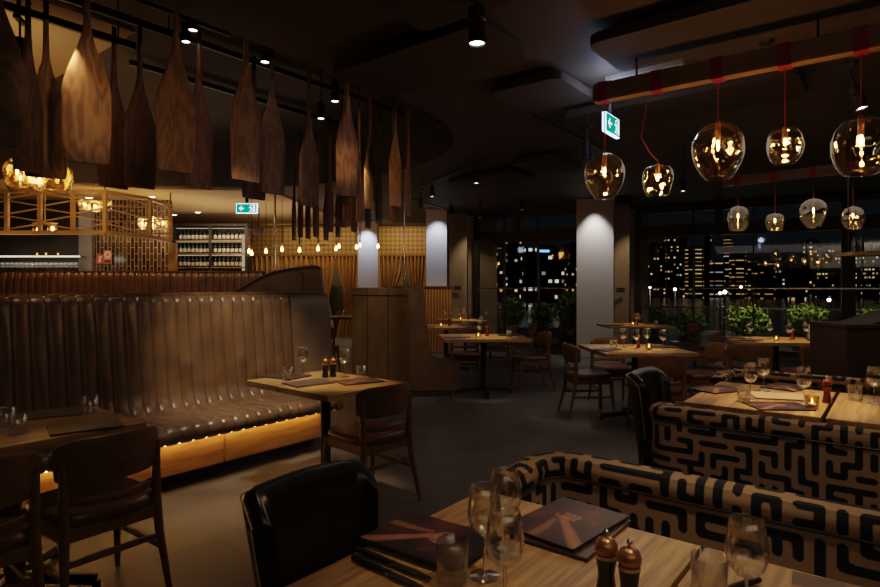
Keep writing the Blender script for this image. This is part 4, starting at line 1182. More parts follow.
for i, (w_, sa, sb, z_) in enumerate([(3.92, -0.5, 2.75, 3.50), (4.36, -0.5, 2.75, 3.50), (4.76, -0.5, 2.6, 3.50), (5.25, -0.5, 2.4, 3.50), (4.5, 3.0, 5.7, 3.885), (5.6, 3.0, 6.3, 3.885), (6.7, 3.0, 6.4, 3.885)]):
    t = thing('oar_rail', ['black steel rail the front oars hang from', 'second black steel rail behind the front oar rail', 'third black steel rail crossing above the hanging oars', 'fourth black steel rail, before the beige ceiling patch', 'black rail up inside the opening above the slim oars, front one', 'black rail up inside the opening above the slim oars, middle one', 'black rail up inside the opening above the slim oars, rear one'][i], 'steel rail', ((sa + sb) / 2, w_, z_))
    MB().box((0, 0, 0), (sb - sa, 0.035, 0.06)).build('bar', M['steel_black'], t, False)
    if z_ < 3.6:
        for k_ in (-0.4, -0.1, 0.2, 0.45): MB().cyl(((sb - sa) * k_, 0, 0.025), 0.008, ZU - z_ - 0.06, 8).build('hanging_rod', M['steel_black'], t)

# ------------------------------------------------------------------ track spotlights
def make_spot(lens):
    t = thing('track_spotlight', '', 'spotlight')
    MB().lathe([(0.0001, 0.075), (0.038, 0.075), (0.040, 0.07), (0.040, 0.02), (0.033, 0.012), (0.040, 0.004), (0.040, -0.075), (0.044, -0.08), (0.044, -0.092), (0.036, -0.092), (0.034, -0.085)], 20).build('body', M['plastic_black'], t)
    MB().lathe([(0.0001, -0.083), (0.034, -0.083)], 18).build('lens', M[lens], t)
    MB().tube([(0, 0, 0.07), (0, 0, 0.20)], 0.009, 8).build('stem', M['plastic_black'], t)
    MB().box((0, 0, 0.215), (0.16, 0.035, 0.03)).build('adaptor', M['plastic_black'], t, False)
    return t
SP = {k_: Maker(lambda k_=k_: make_spot(k_)) for k_ in ('lens', 'lens_hot', 'lens_cool', 'lens_off')}
sl = [(477, 24, 3.35, 'lens', 'large black spotlight with lit rim at top centre', 1.25),
      (858, 96, 4.1, 'lens_hot', 'spotlight with dazzling starburst beside the right-edge pendant', 1.0),
      (587, 150, 5.6, 'lens_off', 'unlit black spotlight above the leftmost large pendant', 1.0),
      (683, 184, 7.2, 'lens', 'tilted black spotlight right of the bent-cord pendant', 1.0),
      (476.5, 177, 8.4, 'lens', 'black spotlight on a short track above the far tables', 1.0),
      (480, 213, 11.5, 'lens', 'small black spotlight near the beige wall by the window', 1.0),
      (522, 205, 11.4, 'lens', 'small tilted spotlight before the far dark window', 1.0),
      (451, 209, 11.6, 'lens_off', 'small unlit spotlight beside the second white column', 1.0),
      (432, 191, 9.6, 'lens', 'small black spotlight by the right end of the oars', 1.0),
      (421, 203, 9.8, 'lens_off', 'unlit black spotlight by the right end of the oars', 1.0),
      (265, 52, 4.6, 'lens_cool', 'lit spotlight between the overlapping oars', 0.9),
      (186, 32, 4.75, 'lens_cool', 'lit spotlight above the grained brown oar, lower of twin', 0.9),
      (193, 20, 4.5, 'lens', 'lit spotlight above the grained brown oar, upper of twin', 0.9),
      (335, 92, 5.5, 'lens', 'black spotlight left of the lit oar at ceiling edge, upper', 1.0),
      (321, 110, 6.0, 'lens', 'black spotlight left of the lit oar at ceiling edge, lower', 1.0),
      (20, 48, 4.5, 'lens_off', 'dark spotlight under the beige ceiling patch at left', 1.0)]
for px, py, Y, ln, lab, sc in sl:
    p = at(px, py, Y)
    o = SP[ln](p, R(52), lab, None, sc)
    if ln == 'lens_hot': o.rotation_euler = (-0.25, 0.1, R(38))
    inhole = px < 350
    top = (ZU if inhole else ZC) - p.z - 0.23 * sc
    if top > 0.02:
        s_ = MB(); s_.tube([(0, 0, 0.228), (0, 0, 0.228 + top / sc)], 0.008, 8); e_ = s_.build('drop_rod', M['plastic_black'], o)
def track(a, b, z, lab):
    a, b = Vector(a), Vector(b); d = b - a
    t = thing('light_track', lab, 'lighting track', ((a.x + b.x) / 2, (a.y + b.y) / 2, z), math.atan2(d.y, d.x))
    MB().box((0, 0, 0), (d.length, 0.035, 0.03)).build('rail', M['plastic_black'], t, False)
    for k_ in (-0.35, 0.35): MB().cyl((d.length * k_, 0, 0.012), 0.006, max(0.02, ZC - z - 0.014), 8).build('hanging_rod', M['plastic_black'], t)
for a, b, lab in [((415, 190), (488, 160), 'slim black lighting track above the far tables'), ((535, 118), (600, 150), 'slim black lighting track beside the small square raft'), ((398, 196), (460, 214), 'short black lighting track by the second white column')]:
    track(on(a[0], a[1], 3.05), on(b[0], b[1], 3.05), 3.07, lab)

# ------------------------------------------------------------------ exit signs
def exit_sign(loc, rz, wd, ht, drop, label, depth=0.03):
    t = thing('exit_sign', label, 'exit sign', loc, rz)
    MB().box((0, 0, 0), (wd + 0.014, depth, ht + 0.014), bev=0.003).build('light_box', M['sign_edge'], t, False)
    MB().box((0, -depth / 2 - 0.002, 0), (wd, 0.003, ht)).build('green_face', M['sign_green'], t, False)
    y = -depth / 2 - 0.005
    g = MB(); k_ = ht / 2
    def pl_(pts, m_=g): m_.prism([(p[0] * k_, p[1] * k_) for p in pts], 0, 0.002, Matrix(((1, 0, 0, 0), (0, 0, -1, y), (0, 1, 0, 0), (0, 0, 0, 1))))
    ox = -wd / ht * 0.5
    pl_([(ox - 0.62, 0), (ox - 0.02, 0.58), (ox + 0.10, 0.44), (ox - 0.20, 0.13), (ox + 0.55, 0.13), (ox + 0.55, -0.13), (ox - 0.20, -0.13), (ox + 0.10, -0.44), (ox - 0.02, -0.58)])
    g.build('arrow', M['sign_white'], t, False)
    g = MB(); ox = wd / ht * 0.52
    pl_([(ox + 0.30, -0.85), (ox + 0.72, -0.85), (ox + 0.72, 0.85), (ox - 0.10, 0.85), (ox - 0.10, 0.70), (ox + 0.30, 0.70)], g)          # doorway
    pl_([(ox - 0.42, 0.45), (ox - 0.22, 0.45), (ox - 0.22, 0.68), (ox - 0.42, 0.68)], g)      # head
    pl_([(ox - 0.40, 0.35), (ox + 0.02, 0.30), (ox + 0.10, -0.15), (ox - 0.22, -0.20)], g)    # torso
    pl_([(ox - 0.70, 0.10), (ox - 0.62, 0.00), (ox - 0.30, 0.20), (ox - 0.38, 0.34)], g)      # arm
    pl_([(ox - 0.20, -0.15), (ox + 0.02, -0.18), (ox - 0.35, -0.80), (ox - 0.62, -0.72), (ox - 0.60, -0.60), (ox - 0.40, -0.62)], g)
    pl_([(ox - 0.05, -0.15), (ox + 0.12, -0.15), (ox + 0.26, -0.55), (ox + 0.10, -0.85), (ox + 0.0, -0.78), (ox + 0.10, -0.54)], g)
    g.build('running_figure', M['sign_white'], t, False)
    h = MB(); h.box((0, 0, ht / 2 + 0.015 + drop / 2), (0.05, 0.02, drop))
    h.build('hanger', M['plastic_black'], t, False)
    return t
p = at(611, 125.5, 4.9)
exit_sign(p, R(0) + 0.02, 0.30, 0.145, ZC - p.z - 0.0875, 'glowing exit sign hanging under the end of the front timber rail')
p = at(247, 208.5, 9.6)
exit_sign(p, CR, 0.33, 0.145, ZC - p.z - 0.09, 'small green exit sign above the wine shelves')
point(at(608, 92, 4.75), 2.6, (0.5, 0.66, 1.0), 0.08)

# ------------------------------------------------------------------ bar side
# timber gantry
t = thing('bar_gantry', 'golden timber lattice gantry hanging over the bar', 'gantry', cr(0, 0), CR)
gp = [(-60, 9.0), (-27, 9.0), (7, 9.0), (40, 9.0), (73, 9.0), (105, 9.0), (150, 9.75), (170.5, 10.6)]
GP = [Vector(((px - 440) / F * Y, Y, 0)) for px, Y in gp]
ZT, ZB = 2.865, 2.235
def poly_bar(pts, z, hh, th, name):
    for a, b_ in zip(pts, pts[1:]):
        m_ = MB(); m_.bar((a.x, a.y, z), (b_.x, b_.y, z), th, hh); m_.build(name, M['gantry'], t, False)
poly_bar(GP, ZT, 0.05, 0.05, 'top_rail'); poly_bar(GP, ZB, 0.06, 0.05, 'bottom_rail')
for g in GP: MB().box((g.x, g.y, (ZT + ZB) / 2), (0.055, 0.05, ZT - ZB)).build('post', M['gantry'], t, False)
for i, (a, b_) in enumerate(zip(GP, GP[1:])):
    m_ = MB()
    for k_ in range(5):
        za, zb_ = ZB + 0.055 + 0.118 * k_, ZB + 0.055 + 0.118 * k_
        if (k_ + i) % 2: za += 0.085
        else: zb_ += 0.085
        m_.bar((a.x, a.y + 0.01, za), (b_.x, b_.y + 0.01, zb_), 0.016, 0.020)
    m_.build('lattice', M['gantry'], t, False)
for g in GP[1::2]: MB().cyl((g.x, g.y, ZT), 0.012, ZC - 0.045 - ZT, 8).build('hanging_rod', M['steel_black'], t)
g = GP[-1]; MB().box((g.x, g.y + 0.1, 1.1), (0.12, 0.12, 2.2)).build('support_post', M['gantry'], t, False)
# back bar: shelves and glasses
bx0, bx1 = (-40 - 440) / F * 11.2, (80 - 440) / F * 11.2
def bar_shelf(z, lab):
    t = thing('bar_shelf', lab, 'shelf', cr((bx0 + bx1) / 2, 11.35, z), CR)
    MB().box((0, 0, -0.012), (bx1 - bx0, 0.30, 0.024)).build('board', M['chrome'], t, False)
    MB().box((0, -0.14, -0.03), (bx1 - bx0, 0.012, 0.01)).build('light_strip', M['strip'], t, False)
bar_shelf(2.00, 'lit upper shelf of the back bar, above the glasses')
bar_shelf(1.655, 'lower shelf of the back bar carrying upright glasses')
GlassBar = Maker(lambda: make_tumbler())
for i in range(17):
    px = -2 + 4.9 * i
    o = Wine(cr((px - 440) / F * 11.33, 11.33, 1.656), 0, 'stemmed glass standing in the row on the back bar shelf', 'row of stemmed glasses on the back bar shelf', 1.12)
for i, px in enumerate((37, 46, 58)):
    Tea(cr((px - 440) / F * 11.3, 11.3, 2.001), 0, ['tealight on the upper bar shelf, left', 'tealight on the upper bar shelf, middle', 'tealight on the upper bar shelf, right'][i], None)
# safety signs on the tiled wall
def wall_sign(px, py, wpx, hpx, kind, lab):
    Y = 11.5; p = at(px, py, Y); k_ = Y / F
    t = thing('safety_sign', lab, 'sign', p, CR)
    MB().box((0, 0, 0), (wpx * k_, 0.006, hpx * k_)).build('plate', M['red_sign'] if kind == 'r' else M['orange_sign'], t, False)
    if kind == 'r':
        MB().box((0, -0.005, -0.01), (0.035, 0.004, hpx * k_ * 0.6), bev=0.001).box((0.02, -0.005, hpx * k_ * 0.25), (0.05, 0.004, 0.02)).build('extinguisher_symbol', M['paper'], t, False)
    else:
        m_ = MB(); m_.lathe([(0.035, 0), (0.07, 0)], 20, fn=lambda q: Vector((q.x, -0.005, q.y + hpx * k_ * 0.18))); m_.build('ring_symbol', M['paper'], t, False)
        MB().box((0, -0.005, -hpx * k_ * 0.33), (wpx * k_ * 0.85, 0.004, hpx * k_ * 0.24)).build('text_panel', M['dark'], t, False)
wall_sign(100, 259, 6, 9, 'r', 'small red fire extinguisher sign on the tiled wall')
wall_sign(107.7, 257, 8, 13, 'o', 'orange and white safety notice on the tiled wall')
# chandeliers of clustered globes
def chandelier(px, py, Y, wd, n, lab, ztop, seed):
    c = at(px, py, Y)
    t = thing('glass_chandelier', lab, 'chandelier', c, CR)
    rg = random.Random(seed)
    MB().tube([(0, 0, 0.10), (0, 0, ztop - c.z)], 0.008, 8).build('stem', M['brass'], t)
    ring = MB(); ring.tube([(wd * 0.36 * math.cos(2 * PI * k_ / 24), wd * 0.20 * math.sin(2 * PI * k_ / 24), 0.10) for k_ in range(25)], 0.007, 6); ring.bar((-wd * 0.36, 0, 0.10), (wd * 0.36, 0, 0.10), 0.012, 0.012)
    ring.build('ring', M['brass'], t)
    for k_ in range(n):
        u = (k_ / (n - 1) - 0.5) if n > 1 else 0
        x = u * (wd - 0.2); y = 0.10 * (-1) ** k_; z = rg.uniform(-0.03, 0.05)
        r_ = rg.uniform(0.125, 0.155) if wd > 0.6 else rg.uniform(0.075, 0.095)
        dn = Vector((rg.uniform(-1, 1), rg.uniform(-1, 1), 0)).normalized()
        g_ = MB(); g_.lathe([(q[0] * r_, q[1] * r_) for q in globe('round')], 24, (x, y, z), fn=lambda p_: p_ * (1 - 0.18 * math.exp(-((p_ / r_ - dn).length / 0.5) ** 2)))
        s_ = g_.build('glass_globe', M['clearamber'], t, angle=80)
        MB().lathe([(0.0001, z + 0.035), (0.013, z + 0.03), (0.016, z), (0.010, z - 0.02), (0.0001, z - 0.025)], 10, (x, y, 0)).build('light_bulb', M['bulb_bar'], s_)
        MB().tube([(x, y, z + r_ * 0.85), (x, y, 0.10)], 0.006, 6).build('arm', M['brass'], t)
    return c
c1 = chandelier(38, 175, 6.6, 0.74, 6, 'big cluster chandelier of clear globes below the left oars', ZU - 0.06, 1)
c2 = chandelier(93, 207, 10.0, 0.56, 5, 'small globe chandelier behind the lattice, upper one', ZC - 0.045, 2)
c3 = chandelier(150, 224, 11.0, 0.60, 5, 'small globe chandelier at the curved lattice end, lower one', ZC - 0.045, 3)
c4_ = chandelier(45, 229, 10.4, 0.60, 4, 'chandelier reflection built as small globes behind the lattice at far left', ZC - 0.045, 4)  # stands in for a reflection, built as one more globe cluster
# recessed downlights
for i, (px, py) in enumerate([(89, 198), (120, 193.5), (152, 197), (169, 201.5), (120, 207), (129, 213.5), (174, 215), (198, 212.5)]):
    p = on(px, py, ZC - 0.045)
    t = thing('recessed_downlight', ['seen through the lattice, left', 'seen through the lattice, centre', 'above the curved lattice end', 'just past the lattice end', 'lower row behind the lattice, left', 'lower row behind the lattice, right', 'before the wine shelves, left', 'before the wine shelves, right'][i] + ', small white recessed downlight', 'downlight', p)
    MB().lathe([(0.055, 0.0), (0.07, -0.004), (0.07, 0.004)], 18).build('trim_ring', M['white'], t); MB().lathe([(0.0001, -0.001), (0.055, -0.001)], 18).build('lens', M['lens'], t)
# wine shelving
WY = 13.4
kx = WY / F
t = thing('wine_shelf', 'dark lit wine shelving full of labelled bottles', 'wine rack', cr(0, 0), CR)
X0, X1 = (175 - 440) * kx, (247 - 440) * kx
zt_ = HC + 62 * kx
m_ = MB(); m_.box(((X0 + X1) / 2, WY + 0.26, zt_ / 2), (X1 - X0, 0.03, zt_)); m_.build('back_panel', M['dark'], t, False)
for xx in (X0, (211 - 440) * kx, X1): MB().box((xx, WY + 0.1, zt_ / 2), (0.06, 0.32, zt_)).build('upright', M['dark'], t, False)
MB().box(((X0 + X1) / 2, WY + 0.1, zt_), (X1 - X0 + 0.06, 0.32, 0.05)).build('top', M['dark'], t, False)
MB().box((X1 - 0.07, WY - 0.03, 1.9), (0.06, 0.03, 1.4)).build('light_panel', emit('shelf_light', (1, 0.75, 0.45), 0.2), t, False)
szs = [HC + (287 - y) * kx for y in (240, 253.5, 267)]
for z_ in szs:
    MB().box(((X0 + X1) / 2, WY + 0.1, z_ - 0.015), (X1 - X0 - 0.06, 0.30, 0.03)).build('shelf', M['oak'], t, False)
    MB().box(((X0 + X1) / 2, WY - 0.03, z_ + 0.262), (X1 - X0 - 0.1, 0.014, 0.008)).build('light_strip', M['strip'], t, False)
def make_bottle():
    t = thing('wine_bottle', '', 'wine bottle')
    lathe_part('bottle_glass', [(0.0001, 0.0005), (0.037, 0.0005), (0.0375, 0.15), (0.030, 0.178), (0.0155, 0.20), (0.0145, 0.25), (0.0001, 0.251)], M['bottle'], t, 14)
    MB().lathe([(0.0379, 0.035), (0.0379, 0.115)], 14).build('paper_label', M['paper'], t)
    return t
Bot = Maker(make_bottle)
nm = ['top', 'middle', 'bottom']
for si, z_ in enumerate(szs):
    for bay, (a, b_, n_) in enumerate(((179.5, 208, 8), (214.5, 240, 7))):
        for k_ in range(n_):
            px = a + (b_ - a) * k_ / (n_ - 1)
            Bot(cr((px - 440) * kx, WY + 0.06, z_ + 0.0005), 0, f'dark wine bottle with white label on the {nm[si]} shelf, {"left" if bay == 0 else "right"} bay of the wine shelving', f'wine bottles on the {nm[si]} shelf, {"left" if bay == 0 else "right"} bay')
# speaker on the curtain wall side
p = at(258, 231, 12.6)
t = thing('wall_speaker', 'small black tilted loudspeaker right of the wine shelves', 'speaker', p, CR)
MB().box((0, 0, 0), (0.20, 0.16, 0.12), rx=0.3, bev=0.01).build('cabinet', M['plastic_black'], t)
MB().tube([(0, 0.05, 0.04), (0, 0.05, ZC - p.z)], 0.012, 8).build('bracket', M['plastic_black'], t)
# string curtains
def curtain(px0, px1, tiepx, Y, lab):
    t = thing('string_curtain', lab, 'curtain', cr(0, Y), CR)
    k_ = Y / F
    a, b_, c_ = (px0 - 440) * k_, (px1 - 440) * k_, (tiepx - 440) * k_
    def f(u, v):
        z = 2.25 - 2.22 * v
        pinch = 0.62 * math.exp(-((z - 1.05) / 0.55) ** 2)
        x = a + (b_ - a) * u
        x = x + (c_ - x) * pinch
        return Vector((x, 0.035 * math.sin(u * 34) * (1 - 0.4 * pinch), z))
    m_ = MB(); m_.grid(f, 70, 24); m_.build('strings', M['rope'], t)
    MB().box(((a + b_) / 2, 0, 2.27), (b_ - a, 0.06, 0.04)).build('pelmet', M['walnut'], t, False)
for i, (a, b_, c_) in enumerate([(252, 281, 262), (282, 310, 290), (311, 335, 326), (336, 357, 351), (380, 404, 386), (405, 425, 418)]):
    curtain(a, b_, c_, 16.2, ['gold string curtain beside the wine shelves', 'gold string curtain behind the thin row of oars', 'gold string curtain left of the green-lit gap', 'gold string curtain next to the rear white column', 'gold string curtain right of the rear white column', 'gold string curtain left of the second white column'][i])
for i, (a, b_) in enumerate([(303, 318), (328, 342), (404, 412)]):
    k_ = 16.8 / F; o = struct('window_%d' % (4 + i), MB().box((((a + b_) / 2 - 440) * k_, 0, 1.1), ((b_ - a) * k_, 0.04, 2.2)), M['win_green'])
    o.location = cr(0, 16.8); o.rotation_euler = (0, 0, CR)
# filament bulb pendants along the curtain wall
for i, (px, py, Y, sh) in enumerate([(249, 251, 12.2, 0), (251.6, 253, 11.2, 0), (266, 251, 11.8, 0), (282, 249, 11.4, 1), (299.5, 250, 11.6, 0), (318, 248.5, 11.2, 1), (336, 248.5, 12.2, 0), (339, 246, 13.2, 0), (356.5, 247, 12.8, 0), (360, 245, 13.4, 0), (378, 246, 13.0, 0)]):
    c = at(px, py, Y)
    t = thing('filament_pendant', ['bare filament bulb nearest the wine shelves, higher of two', 'bare filament bulb nearest the wine shelves, lower of two', 'bare filament bulb third from the wine shelves', 'filament bulb under a flat disc shade, left one', 'bare filament bulb between the two disc shaded bulbs', 'filament bulb under a flat disc shade, right one', 'bare filament bulb below the lit oar, left one', 'bare filament bulb below the lit oar, right one', 'bare filament bulb at left edge of the rear column, left one', 'bare filament bulb at left edge of the rear column, right one', 'bare filament bulb at right edge of the rear column'][i], 'pendant lamp', c)
    MB().lathe([(0.0001, 0.055), (0.012, 0.05), (0.016, 0.03), (0.027, 0.0), (0.030, -0.02), (0.022, -0.04), (0.0001, -0.05)], 14).build('light_bulb', M['bulb_far'], t)
    MB().tube([(0, 0, 0.05), (0, 0, 0.12)], 0.02, 10).build('socket', M['copper_mill'], t)
    m_ = MB(); m_.tube([(0, 0, 0.118), (0, 0, ZC - c.z - 0.045)], 0.006, 6)
    m_.build('cord', M['plastic_black'], t)
    m_ = MB()
    pr_ = []
    for k_ in range(7): pr_ += [(0.008, 0.13 + 0.05 * k_), (0.026, 0.138 + 0.05 * k_), (0.026, 0.152 + 0.05 * k_), (0.008, 0.16 + 0.05 * k_)]
    m_.lathe(pr_, 10)
    m_.build('bead_trim', M['walnut'], t)
    if sh: MB().lathe([(0.02, 0.085), (0.18, 0.07), (0.18, 0.066), (0.02, 0.075)], 20).build('disc_shade', M['copper_mill'], t)
# sockets and a loudspeaker on the columns
for px, py, Y, lab in ((457.5, 288, 13.83, 'small black socket plate on the jamb beside the second white column'), (620.5, 290, 12.0, 'small black socket plate on the jamb beside the main white column')):
    t = thing('wall_socket', lab, 'socket', at(px, py, Y), CR)
    MB().box((0, 0, 0), (0.17, 0.012, 0.085), bev=0.003).build('plate', M['plastic_black'], t, False)
    for sx in (-1, 1): MB().box((sx * 0.04, -0.008, 0), (0.03, 0.006, 0.03)).build('outlet', M['grey'], t, False)
p = at(623, 200, 11.3)
t = thing('wall_speaker', 'black loudspeaker under the ceiling just right of the main white column', 'speaker', p, CR)
MB().box((0, 0, 0), (0.30, 0.18, 0.14), rx=0.25, bev=0.012).build('cabinet', M['plastic_black'], t)
MB().tube([(0, 0.05, 0.05), (0, 0.05, ZC - p.z)], 0.012, 8).build('bracket', M['plastic_black'], t)
# slim poles
for px, Y, lab in ((275, 8.3, 'slim polished pole left of the thin row of oars'), (404.5, 9.2, 'slim polished pole near the second white column')):
    t = thing('steel_pole', lab, 'pole', apx(px, Y))
    MB().cyl((0, 0, 0.01), 0.014, ZC - 0.012 if px > 300 else ZU - 0.012, 12).build('tube', M['chrome'], t); MB().cyl((0, 0, 0), 0.05, 0.012, 16).build('base_plate', M['chrome'], t)

# high bar table seen between the booths
t = thing('bar_table', 'dark high table glimpsed between the two leather booths', 'table', camloc(-1.75, 10.0), CR)
MB().box((0, 0, 0.88), (0.9, 0.6, 0.04)).build('table_top', M['walnut'], t, False)
for sx in (-1, 1):
    for sy in (-1, 1): MB().box((sx * 0.38, sy * 0.24, 0.43), (0.05, 0.05, 0.86)).build('leg', M['steel_black'], t, False)
Chair(camloc(-1.85, 9.35), face(0, 1), 'dark chair glimpsed in the gap between the two leather booths')
for i, (x, y) in enumerate(((-1.9, 10.0), (-1.75, 10.1), (-1.6, 9.95))): Tum(cr(x, y, 0.9005), 0, 'tumbler on the high table between the booths, ' + ['left one', 'middle one', 'right one'][i])

# host station, upper shelf
M['espresso'] = fine('espresso_wood', (0.03, 0.016, 0.009), (0.055, 0.03, 0.016), (6, 30, 30), 0.42)
t = thing('host_station', 'dark wood host station with sloping top at the right edge', 'cabinet', camloc(4.35, 5.75), CR)
MB().box((0, 0, 0.51), (1.10, 0.55, 1.02)).build('carcass', M['espresso'], t, False)
MB().box((-0.26, -0.285, 0.53), (0.50, 0.02, 0.90), bev=0.004).build('door', M['espresso'], t, False); MB().box((0.27, -0.285, 0.53), (0.50, 0.02, 0.90), bev=0.004).build('door', M['espresso'], t, False)
MB().box((0, 0, 1.035), (1.14, 0.60, 0.03)).build('top', M['espresso'], t, False)
m_ = MB(); m_.prism([(-0.30, 1.05), (0.52, 1.05), (0.52, 1.24), (0.30, 1.22)], -0.22, 0.22, mX); m_.build('sloping_desk', M['dark'], t, False)
p = at(905, 252, 5.75)
t = thing('upper_shelf', 'timber shelf with bottles above the host station at right edge', 'shelf', (p.x, p.y, p.z), CR)
MB().box((0, 0, -0.02), (1.16, 0.24, 0.035)).build('board', M['oak'], t, False)
for sx in (0.25, 0.52): MB().tube([(sx, 0, 0), (sx, 0, ZC - p.z)], 0.012, 8).build('hanging_rod', M['steel_black'], t)
MB().tube([(-0.5, 0.08, 0), (-0.5, 0.08, ZC - p.z)], 0.005, 8).build('hanging_rod', M['steel_black'], t)
def make_sauce():
    t = thing('sauce_bottle', '', 'bottle')
    lathe_part('body', [(0.0001, 0.0005), (0.027, 0.0005), (0.027, 0.09), (0.012, 0.12), (0.012, 0.14), (0.0001, 0.141)], M['bottle'], t, 14)
    lathe_part('cap', [(0.013, 0.141), (0.013, 0.158), (0.0001, 0.159)], M['plastic_black'], t, 12)
    return t
Sau = Maker(make_sauce)
for i, px in enumerate((854.5, 861)): q = cr((px - 440) / F * 5.7, 5.7); Sau((q.x, q.y, p.z - 0.002), 0, 'dark bottle on the upper shelf, ' + ['nearer the shelf end', 'beside the tumblers'][i])
for i, px in enumerate((868.5, 877, 885)): q = cr((px - 440) / F * 5.72, 5.72); Tum((q.x, q.y, p.z - 0.002), 0, 'tumbler on the upper shelf, ' + ['next to the dark bottles', 'second from the dark bottles', 'third from the dark bottles'][i])

# ------------------------------------------------------------------ outside
struct('ground_terrace', MB().prism([tuple(cr(*q).xy) for q in ((-2, 15.3), (0.5, 14.7), (3.2, 13.2), (4.4, 13.5), (9.4, 10.4), (13, 7.8), (20, 12), (8, 22), (-4, 22))], -0.25, -0.12), M['terrace'])
o = struct('ground_water', MB().prism([tuple(cr(*q).xy) for q in ((-60, 20), (90, 8), (520, 480), (-300, 480))], -5.1, -5.0), M['water'])
# glass balustrade
def balustrade(a, b, z, lab, n):
    a, b = Vector(a), Vector(b); d = b - a
    t = thing('glass_balustrade', lab, 'railing', (a.x, a.y, -0.12), math.atan2(d.y, d.x))
    ln = d.length
    MB().box((ln / 2, 0, z + 0.12), (ln, 0.05, 0.04)).build('handrail', M['chrome'], t, False)
    for k_ in range(n + 1): MB().box((ln * k_ / n, 0, (z + 0.12) / 2), (0.04, 0.04, z + 0.12)).build('post', M['chrome'], t, False)
    for k_ in range(n): MB().quad((ln * k_ / n + 0.03, 0, 0.08), (ln * (k_ + 1) / n - 0.03, 0, 0.08), (ln * (k_ + 1) / n - 0.03, 0, z + 0.09), (ln * k_ / n + 0.03, 0, z + 0.09)).build('glass_panel', M['pane'], t, False)
balustrade(cr(0.6, 17.2), cr(3.9, 15.9), 0.92, 'steel and glass railing outside the left window', 3)
balustrade(cr(4.6, 16.3), cr(13.0, 11.2), 0.88, 'steel and glass railing outside the right window', 5)
# shrubs
def shrub(X, Y, h, r_, n, mat, label, seed, tall=False):
    t = thing('shrub', label, 'shrub', cr(X, Y, -0.12), 0)
    rg = random.Random(seed)
    MB().lathe([(0.0001, 0), (0.22, 0), (0.27, 0.32), (0.24, 0.32), (0.23, 0.28), (0.0001, 0.28)], 18).build('planter', M['dark'], t)
    m_ = MB()
    for k_ in range(9): 
        a = rg.uniform(0, 2 * PI); m_.tube([(0, 0, 0.25), (r_ * 0.35 * math.cos(a), r_ * 0.35 * math.sin(a), h * 0.6), (r_ * 0.6 * math.cos(a), r_ * 0.6 * math.sin(a), h * 0.9)], [0.015, 0.01, 0.004], 6)
    m_.build('stem', M['bark'], t)
    m_ = MB()
    for k_ in range(n):
        while True:
            q = Vector((rg.uniform(-1, 1), rg.uniform(-1, 1), rg.uniform(-1, 1)))
            if 0.25 < q.length < 1: break
        lump = 0.8 + 0.25 * math.sin(q.x * 5 + seed) * math.cos(q.y * 6 + q.z * 4)
        c = Vector((q.x * r_ * lump, q.y * r_ * lump, 0.35 + (h - 0.35) * (q.z * lump * 0.5 + 0.5)))
        nn = Vector((rg.uniform(-1, 1), rg.uniform(-1, 1), rg.uniform(0.0, 1))).normalized()
        tx = nn.orthogonal().normalized(); ty = nn.cross(tx)
        ang = rg.uniform(0, 2 * PI); ux = tx * math.cos(ang) + ty * math.sin(ang); uy = nn.cross(ux)
        ll, lw = rg.uniform(0.05, 0.09), rg.uniform(0.018, 0.03)
        if tall: ll, lw = ll * 1.9, lw * 0.8
        m_.bm.faces.new([m_.bm.verts.new(c + v_) for v_ in (-ux * ll, -uy * lw + nn * 0.006, ux * ll, uy * lw + nn * 0.006)])
    m_.build('foliage', mat, t, False)
for i, (px, Y, h, r_, n, mt, lab, tall) in enumerate([
    (748, 13.2, 1.15, 0.52, 900, 'leaf', 'bright green shrub outside, left of the shrub-side table', False),
    (806, 12.4, 1.25, 0.46, 900, 'leaf', 'bright green shrub outside, behind the shrub-side table', False),
    (876, 12.0, 1.20, 0.45, 900, 'leaf', 'bright green shrub outside, above the host station', False),
    (690, 14.3, 0.95, 0.45, 700, 'leaf_dark', 'dim green shrub outside, behind the small table', False),
    (655, 15.0, 1.0, 0.4, 700, 'leaf_dark', 'dim green shrub outside, just right of the white column', False),
    (568, 14.8, 1.5, 0.36, 900, 'leaf_dark', 'tall dark leafy plant outside, left of the white column', True),
    (541, 15.3, 1.15, 0.30, 800, 'leaf_dark', 'dark leafy plant outside, second from the white column', True),
    (512, 15.6, 1.35, 0.42, 800, 'leaf_dark', 'dark leafy plant outside, middle of the left window', True),
    (484, 16.0, 1.1, 0.40, 700, 'leaf_dark', 'dark leafy plant outside, left side of the left window', True)]):
    shrub((px - 440) / F * Y, Y, h, r_, n, M[mt], lab, i + 3, tall)
# lamp posts
for i, (px, py, Y) in enumerate([(675, 289, 26), (724.5, 292, 21), (720, 293, 29), (829, 300, 24), (650, 287.5, 34), (741, 287, 38)]):
    c = at(px, py, Y)
    t = thing('lamp_post', ['bright street lamp outside, above the dim shrub', 'bright street lamp on a tall post outside the right window', 'twin street lamp just left of the tall post lamp', 'low street lamp outside near the dark window post', 'small street lamp outside beside the white column jamb', 'small street lamp outside right of the tall post lamp'][i], 'street lamp', (c.x, c.y, -5.0))
    hh = c.z + 5.0
    MB().tube([(0, 0, 0), (0, 0, hh - 0.1)], [0.06, 0.04], 8).build('post', M['chrome'], t)
    MB().lathe([(0.0001, hh + 0.06), (0.05, hh + 0.03), (0.06, hh), (0.05, hh - 0.04), (0.0001, hh - 0.06)], 12).build('lamp_head', M['lamp_white'], t)
